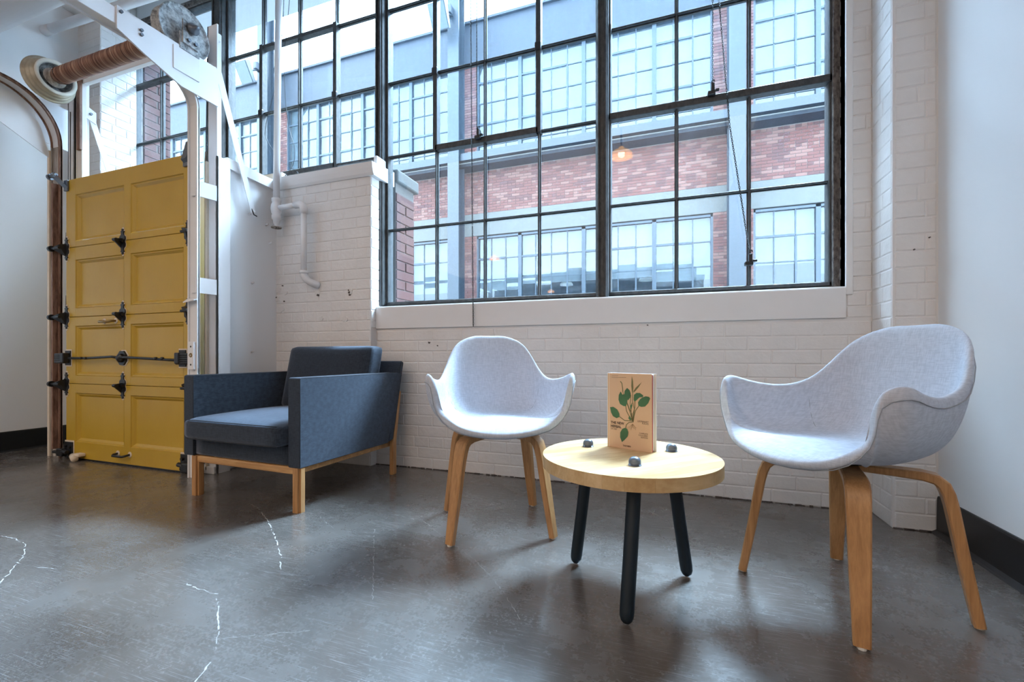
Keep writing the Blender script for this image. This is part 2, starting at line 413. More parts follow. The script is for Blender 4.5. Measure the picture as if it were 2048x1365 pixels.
# smooth boarded partition between the door post and the infill wall
pt = MB().prism([(-2.62, 2.003, 0), (-2.62, 2.003, 1.942), (-2.62, YI, 1.925), (-2.62, YI, 0)], (-.06, 0, 0)).build('wall_partition', M['smooth'], kind='structure')
MB().prism([(-2.60, 2.004, 1.897), (-2.60, 2.004, 1.961), (-2.60, YI, 1.945), (-2.60, YI, 1.88)], (-.10, 0, 0)).build('cap_board', M['paint'], pt)
for y, z in ((2.17, 1.655), (2.19, .74), (2.19, 1.20), (2.33, 1.50), (2.30, 1.62)):
    MB().tube([(-2.62, y, z), (-2.600, y, z+.006)], .006, 6).build('screw', M['metalw'], pt, True)
# chips, plugs and holes in the painted brickwork
def chip(parent, c, r, axis='y', mat='mortarw', seed=1):
    rnd = random.Random(seed); n = 11; pts = []
    for k in range(n):
        a = 2*PI*k/n; q = r*rnd.uniform(.55, 1.15)
        pts.append((c[0]+q*math.cos(a), c[1], c[2]+q*math.sin(a)*.8))
    MB().prism(pts, (0, .008, 0)).build('chip', M[mat], parent)
for i, (x, z, r, m) in enumerate(((-2.61, 1.27, .022, 'mortarw'), (-2.60, 1.18, .030, 'mortarw'), (-2.54, 1.16, .022, 'mortarw'), (-2.61, 1.12, .03, 'mortarw'), (-2.57, 1.05, .035, 'mortarw'),
        (-2.635, 1.215, .008, 'chipdark'), (-2.615, 1.13, .007, 'chipdark'), (-2.56, 1.21, .006, 'chipdark'), (-2.545, 1.10, .006, 'chipdark'), (-2.245, 1.13, .011, 'chipdark'), (-2.25, 1.145, .022, 'mortarw'), (-1.985, 1.135, .010, 'chipdark'), (-1.982, 1.12, .008, 'chipdark'), (-1.99, 1.15, .007, 'chipdark'), (-1.98, 1.14, .025, 'mortarw'), (-2.22, .97, .02, 'mortarw'), (-2.02, .96, .03, 'mortarw'))):
    chip(wi, (x, YI-.0075 if m == 'mortarw' else YI-.0095, z), r, mat=m, seed=i)
for i, (x, z, r) in enumerate(((-1.42, .80, .008), (-1.36, .78, .005), (-.10, .88, .005))): chip(wb, (x, YW-.0085, z), r, mat='chipdark', seed=40+i)
for i, (x, z, r) in enumerate(((1.005, 1.20, .004), (.955, 1.155, .0035), (.99, .75, .003))): chip(prr, (x, 2.26-.0085, z), r, mat='chipdark', seed=50+i)
# crumbled joint where wall meets floor
def crumble(parent, p0, p1, n, seed):
    rnd = random.Random(seed); mb = MB(); a = Vector(p0); d = Vector(p1)-a
    for k in range(n):
        p = a+d*((k+rnd.random()*.8)/n); s_ = rnd.uniform(.006, .02)
        mb.box((p.x-s_, p.y-.008, -.001), (p.x+s_, p.y+.004, rnd.uniform(.0015, .006)))
    mb.build('dark_joint', M['chipdark'], parent, kind='stuff')
crumble(wb, (X1, YW, 0), (.88, YW, 0), 90, 3); crumble(prr, (.89, 2.26, 0), (1.03, 2.26, 0), 8, 4)
# cracks in the slab
def crack(pts, wd, seed):
    rnd = random.Random(seed); mb = MB()
    P = [Vector((x, y, 0)) for x, y in pts]; Q = []
    for a, b in zip(P, P[1:]):
        n = max(2, int((b-a).length/.012))
        for k in range(n):
            t = k/n; q = a.lerp(b, t); Q.append(q+Vector((rnd.uniform(-1, 1)*.003, rnd.uniform(-1, 1)*.003, 0)))
    Q.append(P[-1])
    for i, (a, b) in enumerate(zip(Q, Q[1:])):
        if rnd.random() < .22: continue
        t = (b-a).normalized(); s_ = Vector((-t.y, t.x, 0))*wd*rnd.uniform(.25, 1)
        z = Vector((0, 0, .0006)); mb.quad(a-s_+z, b-s_+z, b+s_+z, a+s_+z)
    mb.build('crack', M['crack'], fl, kind='stuff')
for pts, wd, s_ in (([(-1.909, 1.587), (-1.791, 1.541), (-1.593, 1.419), (-1.398, 1.279), (-1.299, 1.204), (-1.224, 1.134)], .003, 1),
    ([(-1.431, .964), (-1.354, .954), (-1.276, .952), (-1.178, .878), (-1.091, .816), (-1.015, .745), (-.981, .68)], .0032, 2),
    ([(-2.511, .973), (-2.414, .977), (-2.286, .955), (-2.168, .896), (-2.057, .821), (-1.983, .769)], .003, 3),
    ([(-1.16, 1.696), (-.986, 1.663), (-.79, 1.517), (-.64, 1.417), (-.491, 1.275), (-.379, 1.136)], .0013, 4),
    ([(-1.142, 1.522), (-.952, 1.267), (-.819, 1.084)], .0010, 5), ([(-2.026, .868), (-1.923, .886)], .0015, 6),
    ([(-1.086, .797), (-.881, .908)], .0012, 7), ([(-1.457, 1.559), (-1.294, 1.468)], .0008, 8)):
    crack(pts, wd*.75, s_)

# ================================================================ steel windows
ZR = [1.067, 1.568, 2.065, 2.565, 3.063, 3.575]
_pm = {}
def pane_mesh(wd, h, up):
    k = (round(wd, 3), round(h, 3), up)
    if k not in _pm: _pm[k] = MB().box((-wd/2, -.002, -h/2), (wd/2, .002, h/2)).mesh('pane', M['glassup' if up else 'glass'])
    return _pm[k]
_mm = {}
def bar_part(parent, name, lo, hi, mat='frame', bev=.003):
    sz = tuple(round(b-a, 4) for a, b in zip(lo, hi)); k = (sz, mat, bev)
    if k not in _mm: _mm[k] = MB().box(tuple(-s/2 for s in sz), tuple(s/2 for s in sz), bev, 1).mesh(name, M[mat])
    return inst(name, _mm[k], parent, tuple((a+b)/2 for a, b in zip(lo, hi)))
def tbar(parent, name, p0, p1, t=.011):
    """glazing bar: thin room-side fin with a wider head"""
    x0, z0 = p0; x1, z1 = p1; v = abs(x1-x0) < 1e-6
    mb = MB()
    if v: mb.box((x0-t*.45, YG-.030, z0), (x0+t*.45, YG+.012, z1), .002, 1).box((x0-t, YG-.012, z0), (x0+t, YG-.004, z1))
    else: mb.box((x0, YG-.028, z0-t*.45), (x1, YG+.012, z0+t*.45), .002, 1).box((x0, YG-.012, z0-t), (x1, YG-.004, z0+t))
    return mb.build(name, M['frame'], parent)
def steel_window(name, xs, zs, vent=None, label=None):
    """xs = centres of verticals, first and last are the outer frame; vent = (i0, i1, j0, j1) in cells"""
    wn = empty(name, (xs[0], YG, zs[0])); o = Vector((-xs[0], -YG, -zs[0])); tag(wn, kind='structure')
    hold = []
    fw = .016
    fr = MB()
    fr.box((xs[0]-fw, YG-.035, zs[0]-.012), (xs[0]+fw, YG+.03, zs[-1]+.012), .004, 1).box((xs[-1]-fw, YG-.035, zs[0]-.012), (xs[-1]+fw, YG+.03, zs[-1]+.012), .004, 1)
    fr.box((xs[0], YG-.035, zs[0]-.010), (xs[-1], YG+.03, zs[0]+.012), .004, 1).box((xs[0], YG-.035, zs[-1]-.014), (xs[-1], YG+.03, zs[-1]+.014), .004, 1)
    hold.append(fr.build('window_frame', M['frame'], wn))
    for i in range(1, len(xs)-1):
        hold.append(tbar(wn, 'glazing_bar', (xs[i], zs[0]), (xs[i], zs[-1]), .010))
    for j in range(1, len(zs)-1):
        hold.append(tbar(wn, 'glazing_bar', (xs[0], zs[j]), (xs[-1], zs[j]), .009))
    if vent:
        i0, i1, j0, j1 = vent; a, b, c, d = xs[i0], xs[i1], zs[j0], zs[j1]; q = .019
        v = MB()
        v.box((a-q*.8, YG-.044, c-q), (a+q*.8, YG+.006, d+q), .003, 1).box((b-q*.8, YG-.044, c-q), (b+q*.8, YG+.006, d+q), .003, 1)
        v.box((a, YG-.044, c-q), (b, YG+.006, c+q), .003, 1).box((a, YG-.040, d-q*.7), (b, YG+.006, d+q*.7), .003, 1)
        hold.append(v.build('vent_sash', M['frame'], wn))
        for xx in (a, b):                       # pivots half way up the vent
            hold.append(MB().box((xx-.02, YG-.052, (c+d)/2-.03), (xx+.02, YG-.03, (c+d)/2+.02), .006).build('pivot', M['iron'], wn))
    for i in range(len(xs)-1):
        for j in range(len(zs)-1):
            wd, h = xs[i+1]-xs[i]-.014, zs[j+1]-zs[j]-.014
            hold.append(inst('pane', pane_mesh(wd, h, j >= 2), wn, ((xs[i]+xs[i+1])/2, YG-.001+random.uniform(-1, 1)*.0003, (zs[j]+zs[j+1])/2), (random.uniform(-1, 1)*.003, 0, random.uniform(-1, 1)*.003)))
    for h in hold: h.location = h.location+o
    return wn
w1 = steel_window('window_1', [-1.800, -1.421, -1.080, -.727, -.372], ZR, (1, 3, 2, 4))
w2 = steel_window('window_2', [-.318, .045, .395, .752], ZR, (0, 3, 2, 4))
ZL = [2.070, 2.568, 3.067, 3.580]
w3 = steel_window('window_3', [-3.285, -2.919, -2.565, -2.225, -1.862], ZL, (1, 3, 0, 2))
w4 = steel_window('window_4', [-4.425, -4.069, -3.735, -3.400], ZL, (0, 3, 0, 2))
_tn = [3]
def trim(): _tn[0] += 1; return 'trim_%d' % _tn[0]
# heavy mullions between the units and rusty outer jambs
def mullion(x0, x1, z0, z1, mat='frame', d=.075):
    mb = MB().box((x0, YG-d, z0), (x1, YG+.05, z1), .006, 1)
    mb.box((x0+.008, YG-d-.012, z0), (x0+.02, YG-d+.004, z1), .003, 1).box((x1-.02, YG-d-.012, z0), (x1-.008, YG-d+.004, z1), .003, 1)
    return mb.build(trim(), M[mat], kind='structure')
mullion(-.378, -.312, 1.045, 3.60); mullion(-1.858, -1.802, 1.05, 3.60); mullion(-3.392, -3.288, 2.05, 3.60)
rj = MB().box((.748, YG-.05, 1.045), (.79, YG+.05, 3.6), .004, 1); 
for k in range(26):
    z = 1.08+k*.097; rj.box((.775, YG-.058, z), (.786, YG-.046, z+random.uniform(.04, .09)), .003, 1)
rj.build(trim(), M['framerust'], kind='structure')
MB().box((-4.50, YG-.05, 2.05), (-4.425, YG+.05, 3.6), .004, 1).build(trim(), M['framerust'], kind='structure')
hd = MB().box((-4.45, YG-.05, 3.575), (-3.29, YG+.05, 3.625), .006, 1)
for k in range(16): hd.box((-4.4+k*.07, YG-.062, 3.59), (-4.36+k*.07+random.uniform(0, .02), YG-.045, 3.61), .004, 1)
hd.build(trim(), M['framerust'], kind='structure')
# parting-bead plaster bracket at the ledge end
MB().box((X1-.005, YI+.03, 1.93), (X1+.02, YG-.04, 2.03), .004).build('plaster_patch', M['paint'], wi)

# ---------------------------------------------------------------- pull chains and their catches
def link_mesh(s):
    p = [(math.cos(a)*.0026*s, 0, math.sin(a)*.0056*s) for a in [2*PI*k/10 for k in range(10)]]
    return MB().tube(p, .0011*s, 5, closed=True)
def chain(pts, label, group=None, s=1.25, catch=None):
    t = empty('pull_chain', pts[0]); b = MB(); P = [Vector(p) for p in pts]; step = .0088*s; i = 0; seg = 0
    pos = P[0].copy(); k = 0
    for a, c in zip(P, P[1:]):
        L = (c-a).length; n = int(L/step); d = (c-a).normalized()
        q = d.to_track_quat('Z', 'Y').to_matrix().to_4x4()
        for j in range(n):
            m = Matrix.Translation(a-P[0]+d*(j+.5)*step) @ q @ Matrix.Rotation(PI/2*(k % 2), 4, 'Z'); k += 1
            vs0 = len(b.b.verts)
            pr = [(math.cos(x)*.0028*s, 0, math.sin(x)*.0062*s) for x in [2*PI*u/8 for u in range(8)]]
            b.tube(pr, .0012*s, 4, closed=True)
            b.b.verts.ensure_lookup_table()
            for v in b.b.verts[vs0:]: v.co = m @ v.co
    b.build('chain_links', M['iron'], t, kind='stuff')
    if catch:
        c = Vector(catch)-P[0]; z = c.z
        mb = MB().box((c.x-.022, c.y-.01, z-.012), (c.x+.016, c.y+.03, z+.008), .004).box((c.x-.006, c.y-.012, z), (c.x+.012, c.y+.02, z+.045), .004)
        mb.tube([(c.x-.004, c.y, z+.045), (c.x, c.y, z+.062), (c.x+.008, c.y, z+.066), (c.x+.012, c.y, z+.055)], .003, 6).box((c.x+.014, c.y-.006, z+.004), (c.x+.034, c.y+.01, z+.016), .004)
        mb.build('window_catch', M['iron'], t)
    return tag(t, label, 'chain', group)
chain([(-1.118, 2.500, 3.6), (-1.113, 2.495, 2.09)], 'dark chain running up from the catch on the left window vent', catch=(-1.108, 2.50, 2.075))
chain([(-1.130, 2.425, 3.6), (-1.112, 2.425, 1.5), (-1.106, 2.425, .89)], 'long dark chain hanging past the sill in front of the left window')
chain([(.220, 2.500, 3.6), (.220, 2.500, 2.11)], 'short straight chain hooked to the catch on the right window vent', catch=(.218, 2.50, 2.085))
chain([(.235, 2.49, 3.6), (.249, 2.49, 2.55), (.30, 2.50, 1.90), (.392, 2.515, 1.25)], 'slanting chain tied to a cleat low on the right window', catch=(.394, 2.515, 1.19))
def cable(pts, label, r=.0022):
    P = [Vector(p) for p in pts]; Q = []
    for i in range(len(P)-1):
        a, b, c, d = P[max(0, i-1)], P[i], P[i+1], P[min(len(P)-1, i+2)]
        for t in range(8):
            t /= 8; Q.append(.5*((2*b)+(c-a)*t+(2*a-5*b+4*c-d)*t*t+(3*b-a-3*c+d)*t**3))
    Q.append(P[-1]); o = MB().tube(Q, r, 6).build('cable', M['iron'], None, True); return tag(o, label, 'cable')
cable([(-2.60, 2.44, 3.7), (-2.607, 2.44, 3.28), (-2.63, 2.44, 3.0), (-2.70, 2.44, 2.80), (-2.68, 2.44, 2.70), (-2.775, 2.44, 2.42), (-2.77, 2.44, 2.30), (-2.64, 2.44, 2.14), (-2.55, 2.44, 2.07), (-2.50, 2.46, 2.03), (-2.49, 2.46, 1.985)], 'thin loose cable curling left of the white pipe', .002)
cable([(-2.53, 2.43, 3.7), (-2.54, 2.43, 3.3), (-2.59, 2.43, 2.9), (-2.585, 2.43, 2.6), (-2.55, 2.43, 2.35), (-2.50, 2.43, 2.20), (-2.51, 2.43, 2.08), (-2.575, 2.42, 2.0)], 'thin cable hanging right of the white pipe', .002)

# ---------------------------------------------------------------- painted water pipe with gate valve
wp = empty('water_pipe', (-2.60, 2.31, 1.7)); B0 = Vector((-2.60, 2.31, 1.7))
def wpb(mb, name, mat='metalw', parent=None, smooth=True):
    o = mb.build(name, M[mat], wp, smooth)
    o.location = -B0; 
    return o
PX = -2.535
wpb(MB().tube([(PX+.03, 2.31, 3.78), (PX+.012, 2.31, 2.6), (PX, 2.31, 1.78)], .021, 16), 'riser')
wpb(MB().lathe([(.023, 1.80), (.030, 1.795), (.030, 1.775), (.025, 1.77), (.033, 1.75), (.036, 1.725), (.033, 1.70), (.025, 1.685), (.030, 1.68), (.030, 1.655), (.022, 1.65), (.020, 1.625), (.014, 1.62), (.012, 1.60)], (PX, 2.31, 0), 'z', 20), 'valve_body')
wpb(MB().tube([(PX+.02, 2.31, 1.73), (PX+.18, 2.315, 1.735)], .018, 14), 'cross_pipe')
wpb(MB().tube([(PX+.16, 2.315, 1.735), (PX+.20, 2.315, 1.735), (PX+.222, 2.317, 1.726), (PX+.232, 2.318, 1.705), (PX+.232, 2.318, 1.67)], .024, 14), 'elbow')
wpb(MB().tube([(PX+.232, 2.318, 1.70), (PX+.232, 2.318, 1.26)], .019, 14), 'drop_pipe')
wpb(MB().tube([(PX+.232, 2.318, 1.29), (PX+.232, 2.318, 1.255), (PX+.240, 2.325, 1.235), (PX+.262, 2.345, 1.212), (PX+.285, 2.37, 1.20), (PX+.29, YI-.004, 1.20)], .024, 14), 'elbow')
wpb(MB().tube([(PX+.232, 2.318, 1.285), (PX+.232, 2.318, 1.268)], .029, 16), 'collar')
hw = MB(); hp = [(PX+math.cos(a)*.030, 2.31+math.sin(a)*.030, 1.598) for a in [2*PI*k/20 for k in range(20)]]
hw.tube(hp, .0045, 6, closed=True)
for k in range(5):
    a = 2*PI*k/5; hw.tube([(PX, 2.31, 1.602), (PX+math.cos(a)*.03, 2.31+math.sin(a)*.03, 1.598)], .003, 5)
hw.tube([(PX, 2.31, 1.63), (PX, 2.31, 1.59)], .006, 8)
wpb(hw, 'handwheel', 'weather')
tag(wp, 'white painted water pipe with gate valve and elbows on the brick infill wall', 'pipe')

# ---------------------------------------------------------------- ceiling pipes
cp = empty('ceiling_pipe', (-4.60, 2.05, 3.285))
MB().tube([(0, 0, 0), (2.6, -.10, -.245)], .031, 16).build('pipe_run', M['metalw'], cp, True)
MB().tube([(-.05, 0, .004), (.05, 0, -.004)], .035, 16).build('end_cap', M['metalw'], cp, True)
for xx in (.75, 1.6): MB().tube([(xx, -.03, -.09*xx), (xx, -.03, .50)], .006, 6).build('hanger', M['metalw'], cp, True)
tag(cp, 'thin white ceiling pipe with a capped end above the spring shaft', 'pipe')
cp2 = empty('ceiling_pipe', (-4.64, 1.6, 3.05))
MB().tube([(0, 0, 0), (4.4, 0, 0)], .13, 28).build('pipe_run', M['metalw'], cp2, True)
for xx in (.9, 2.6): MB().tube([(xx, 0, .12), (xx, 0, .75)], .006, 6).build('hanger', M['metalw'], cp2, True)
tag(cp2, 'thick white pipe under the ceiling in the top left corner', 'pipe')
cb = MB().box((-4.65, 2.15, 3.55), (-1.2, 2.27, ZC+.02), .01).build(trim(), M['ceil'], kind='structure')

# ================================================================ the yellow door and its gear
YD = 1.88; DX0, DX1 = -3.968, -2.715
dr = empty('door_1', (DX0, YD, 0)); tag(dr, 'yellow panelled overhead door with black hardware behind the armchair', 'door', kind='structure')
secs = [(.008, .523, (.122, .458)), (.523, .985, (.581, .921)), (.985, 1.469, (1.047, 1.379)), (1.469, 1.945, (1.512, 1.831))]
def panel_section(z0, z1, pz):
    mb = MB(); g = .0015; za, zb = pz
    cols = [(DX0, -3.862), (-3.345, -3.278), (-2.785, DX1)]
    for a, b in cols: mb.box((a, YD-.018, z0+g), (b, YD+.022, z1-g), .002, 1)
    for a, b in ((z0+g, za), (zb, z1-g)): mb.box((DX0, YD-.0176, a), (DX1, YD+.0216, b), .002, 1)
    pans = [(-3.862, -3.345), (-3.278, -2.785)]
    for a, b in pans:
        s1, d1 = .016, .016
        lo = YD-.018
        o_ = [(a, lo, za), (b, lo, za), (b, lo, zb), (a, lo, zb)]
        i1 = [(a+.004, lo+.006, za+.004), (b-.004, lo+.006, za+.004), (b-.004, lo+.006, zb-.004), (a+.004, lo+.006, zb-.004)]
        i2 = [(a+.010, lo+.007, za+.010), (b-.010, lo+.007, za+.010), (b-.010, lo+.007, zb-.010), (a+.010, lo+.007, zb-.010)]
        i3 = [(a+.024, lo+.020, za+.024), (b-.024, lo+.020, za+.024), (b-.024, lo+.020, zb-.024), (a+.024, lo+.020, zb-.024)]
        for P, Q in ((o_, i1), (i1, i2), (i2, i3)):
            for k in range(4): mb.quad(P[k], P[(k+1) % 4], Q[(k+1) % 4], Q[k])
        mb.quad(*i3)
    o = mb.build('panel_section', M['yellow'], dr); o.location = (-DX0, -YD, 0); return o
for s_ in secs: panel_section(*s_)
bt = MB().box((DX0, YD-.016, .001), (DX1, YD+.018, .009), .001).build('bottom_seal', M['black'], dr); bt.location = (-DX0, -YD, 0)
def dpart(mb, name, mat='iron', smooth=False):
    o = mb.build(name, M[mat], dr, smooth); o.location = (-DX0, -YD, 0); return o
F0 = YD-.018
def strap_outline(x, z, s=1, h=.085):
    P = [(0, 1), (.08, .93), (.05, .84), (.16, .78), (.10, .66), (.12, .5), (.24, .38), (.26, .2), (.2, 0), (.26, -.2), (.24, -.38), (.12, -.5), (.10, -.66), (.16, -.78), (.05, -.84), (.08, -.93), (0, -1)]
    pts = [(x+a*.115*s, z+b*h*s) for a, b in P]+[(x-a*.115*s, z+b*h*s) for a, b in P[::-1][1:-1]]
    return pts
def hinge(x, z, s=1, lip=True):
    pts = strap_outline(x, z, s*1.12); mb = MB()
    if lip: dpart(MB().prism([(a, F0, b) for a, b in pts], (0, -.0015, 0)), 'bare_edge', 'cream')
    pts = strap_outline(x, z, s)
    mb.prism([(a, F0-.001, b) for a, b in pts], (0, -.006, 0))
    mb.prism([(x-.005, F0-.006, z+.020), (x-.005, F0-.050, z+.012), (x-.005, F0-.052, z-.004), (x-.005, F0-.012, z-.045)], (.010, 0, 0))
    mb.tube([(x-.020, F0-.012, z), (x+.020, F0-.012, z)], .010, 8).tube([(x-.016, F0-.045, z+.004), (x+.012, F0-.045, z+.004)], .011, 8)
    dpart(mb, 'hinge')
for z in (1.462, .984, .520): hinge(-3.352, z)
def roller(x, z, side, top=False):
    pts = strap_outline(x, z, .95)
    dpart(MB().prism([(a, F0, b) for a, b in strap_outline(x, z, 1.08)], (0, -.0015, 0)), 'bare_edge', 'cream')
    mb = MB().prism([(a, F0-.001, b) for a, b in pts], (0, -.006, 0))
    mb.prism([(x, F0-.004, z+.035), (x-side*.004, F0-.045, z+.022), (x-side*.05, F0-.05, z+.010), (x-side*.05, F0-.05, z-.012), (x, F0-.006, z-.055)], (0, .008, .004))
    mb.tube([(x, F0-.042, z), (x-side*(.10 if side > 0 else .06), F0-.042, z)], .009, 8)
    if side > 0: mb.tube([(x-side*.085, F0-.042, z), (x-side*.105, F0-.042, z)], .020, 14)
    dpart(mb, 'roller_bracket')
for z in (1.462, .984, .520): roller(-3.958, z, 1)
for z in (1.46, .985, .522): roller(-2.742, z, -1)
# top rollers: angled grey arms
for x, sd in ((-3.945, 1), (-2.745, -1)):
    mb = MB().box((x-.03, F0-.012, 1.865), (x+.012, F0, 1.94), .003)
    mb.prism([(x-.02, F0-.006, 1.88), (x-.02, F0-.03, 1.90), (x-sd*.075-.02, F0-.05, 1.985), (x-sd*.095-.02, F0-.045, 1.97)], (.040, 0, .004))
    if sd > 0: mb.tube([(x-sd*.04, F0-.045, 1.97), (x-sd*.15, F0-.04, 1.965)], .010, 8).tube([(x-sd*.11, F0-.04, 1.965), (x-sd*.13, F0-.04, 1.965)], .021, 12)
    dpart(mb, 'top_roller_arm', 'dome')
# bottom brackets
for x, sd in ((-3.925, 1), (-2.755, -1)):
    dpart(MB().box((x-.052, F0-.003, .004), (x+.052, F0, .128), .001), 'bare_edge', 'cream')
    mb = MB().box((x-.045, F0-.010, .006), (x+.045, F0-.002, .118), .003)
    for dx, dz in ((-.025, .03), (.02, .025), (.025, .085), (-.02, .09), (0, .055)):
        mb.tube([(x+dx, F0-.008, dz), (x+dx, F0-.022, dz)], .010, 8)
    mb.tube([(x-.03, F0-.03, .06), (x+.03, F0-.03, .05)], .014, 8).tube([(x, F0-.03, .045), (x-sd*.12, F0-.03, .045)], .012, 8).box((x-sd*.04-.03, F0-.045, .02), (x-sd*.04+.03, F0-.02, .075), .008)
    dpart(mb, 'bottom_bracket')
# lock bar with round lock case and end guides
mb = MB()
mb.tube([(-3.89, F0-.022, .700), (-3.70, F0-.022, .700), (-3.60, F0-.024, .703), (-3.42, F0-.027, .710), (-3.36, F0-.028, .705)], .0085, 8)
mb.tube([(-3.36, F0-.028, .705), (-3.28, F0-.026, .706), (-3.10, F0-.023, .700), (-2.90, F0-.022, .692), (-2.82, F0-.022, .690)], .0085, 8)
for x in (-3.74, -3.69, -2.99, -2.93): mb.tube([(x, F0-.022, .70), (x, F0-.036, .70)], .009, 8)
dpart(mb, 'lock_bar', smooth=True)
dpart(MB().prism([(-3.345+.052*math.cos(a), F0, .702+.056*math.sin(a)) for a in [2*PI*k/8+.39 for k in range(8)]], (0, -.002, 0)), 'bare_edge', 'cream')
dpart(MB().prism([(-3.35+.046*math.cos(a), F0-.002, .702+.050*math.sin(a)) for a in [2*PI*k/8+.39 for k in range(8)]], (0, -.010, 0)).lathe([(.030, 0), (.028, -.014), (.012, -.026), (.001, -.028)], (-3.35, F0-.012, .702), 'y', 14), 'lock_case')
for x, sd in ((-3.935, 1), (-2.785, -1)):
    mb = MB().box((x-.032, F0-.008, .650), (x+.030, F0, .752), .003)
    for k in range(5): mb.tube([(x-sd*.09, F0-.030, .672+k*.013), (x+sd*.015, F0-.030, .672+k*.013)], .010, 6)
    mb.box((x-.02, F0-.044, .668), (x+.02, F0-.004, .736), .006)
    dpart(MB().box((x-.038, F0-.003, .642), (x+.036, F0, .760), .001), 'bare_edge', 'cream'); dpart(mb, 'bar_guide')
def handle(x0, x1, z, mat, end='iron'):
    mb = MB().tube([(x0, F0, z), (x0, F0-.028, z-.004), (x0+.014, F0-.038, z-.008), (x1-.014, F0-.038, z-.008), (x1, F0-.028, z-.004), (x1, F0, z)], .0075, 8)
    dpart(mb, 'pull_handle', mat, True)
    for x in (x0, x1):
        dpart(MB().lathe([(.019, 0), (.017, -.003), (.004, -.004)], (x, F0, z), 'y', 12), 'bare_edge', 'cream')
handle(-3.545, -3.425, .948, 'brass'); handle(-3.405, -3.285, .075, 'iron')

# side tracks, curved channel
def track(xa, xb, mat_low, mat_web, label, yt=1.875, zt=2.20, rt=.34):
    t = empty('door_track', ((xa+xb)/2, 1.87, 0)); o = Vector(t.location)
    path = [(yt, zt)]+[(yt-.32+.32*math.cos(a), zt+rt*math.sin(a)) for a in [PI/2*k/14 for k in range(1, 15)]]+[(1.2, zt+rt), (.75, zt+rt)]
    def sweep(p, xo0, xo1, d0, d1):
        mb = MB(); prev = None
        for i, (y, z) in enumerate(p):
            a = p[max(0, i-1)]; b = p[min(len(p)-1, i+1)]; t_ = Vector((0, b[0]-a[0], b[1]-a[1])).normalized(); n_ = Vector((0, t_.z, -t_.y))
            q = Vector((0, y, z)); r = [mb.b.verts.new(q+Vector((x, 0, 0))-n_*d) for x, d in ((xo0, d0), (xo1, d0), (xo1, d1), (xo0, d1))]
            if prev:
                for k in range(4): mb.b.faces.new((prev[k], prev[(k+1) % 4], r[(k+1) % 4], r[k]))
            else: mb.b.faces.new(r)
            prev = r
        mb.b.faces.new(prev[::-1]); return mb
    for nm, mat, a, b, d0, d1 in (('web', mat_web, xa, xb, 0, .004), ('flange', 'rust' if mat_low == 'weather' else 'metalw', xa, xa+.009, -.003, .014), ('flange', 'rust' if mat_low == 'weather' else 'metalw', xb-.016, xb, -.003, .014)):
        sweep(path, a, b, d0, d1).build(nm, M[mat], t, loc=-o)
    low = [(yt, 0.0), (yt, zt)]
    for nm, mat, a, b, d0, d1 in (('lower_web', mat_low, xa, xb, 0, .006), ('lower_flange', mat_low, xa, xa+.010, -.003, .014), ('lower_flange', 'rust' if mat_low == 'weather' else mat_low, xb-.014, xb, -.003, .014)):
        sweep(low, a, b, d0, d1).build(nm, M[mat], t, loc=-o)
    return tag(t, label, 'track'), o
tl, ol = track(-4.150, -4.045, 'weather', 'metalw', 'rust-edged curved door track left of the yellow door')
MB().box((-4.172, 1.852, 0), (-4.148, 1.90, 2.18), .002).build('edge_board', M['cream'], tl, loc=-ol)
MB().box((-4.085, 1.835, .06), (-4.068, 1.868, 1.93), .002).build('guide_strip', M['rust'], tl, loc=-ol)
MB().prism([(-4.152, 1.865, 2.12), (-4.152, 1.80, 2.35), (-4.152, 1.54, 2.53), (-4.152, 1.20, 2.53), (-4.152, 1.20, 2.50)], (-.006, 0, 0)).build('gusset', M['metalw'], tl, loc=-ol)
tr_, orr = track(-2.660, -2.580, 'metalw', 'metalw', 'white curved door track right of the yellow door', 1.815, 2.16, .22)
for z0, z1 in ((1.651, 1.741), (1.084, 1.175)):
    MB().prism([(-2.625, 1.798, z0), (-2.585, 1.798, z0), (-2.565, 1.908, z0), (-2.575, 1.912, z0), (-2.592, 1.806, z0), (-2.625, 1.806, z0)], (0, 0, z1-z0)).build('bracket', M['metalw'], tr_, loc=-orr)
MB().box((-2.632, 1.786, .635), (-2.590, 1.803, .80), .004).build('latch_plate', M['metalw'], tr_, loc=-orr)
MB().lathe([(.014, 0), (.010, -.005), (.006, -.004)], (-2.611, 1.787, .72), 'y', 12).build('keyhole', M['brass'], tr_, loc=-orr)
for z in (.665, .77): MB().lathe([(.007, 0), (.004, -.003), (.001, -.003)], (-2.611, 1.787, z), 'y', 8).build('screw', M['iron'], tr_, loc=-orr)
MB().prism([(-2.66, 1.775, 1.025), (-2.66, 1.80, 1.045), (-2.57, 1.80, 1.045), (-2.57, 1.775, 1.035)], (0, 0, .006)).build('bent_tab', M['metalw'], tr_, loc=-orr)

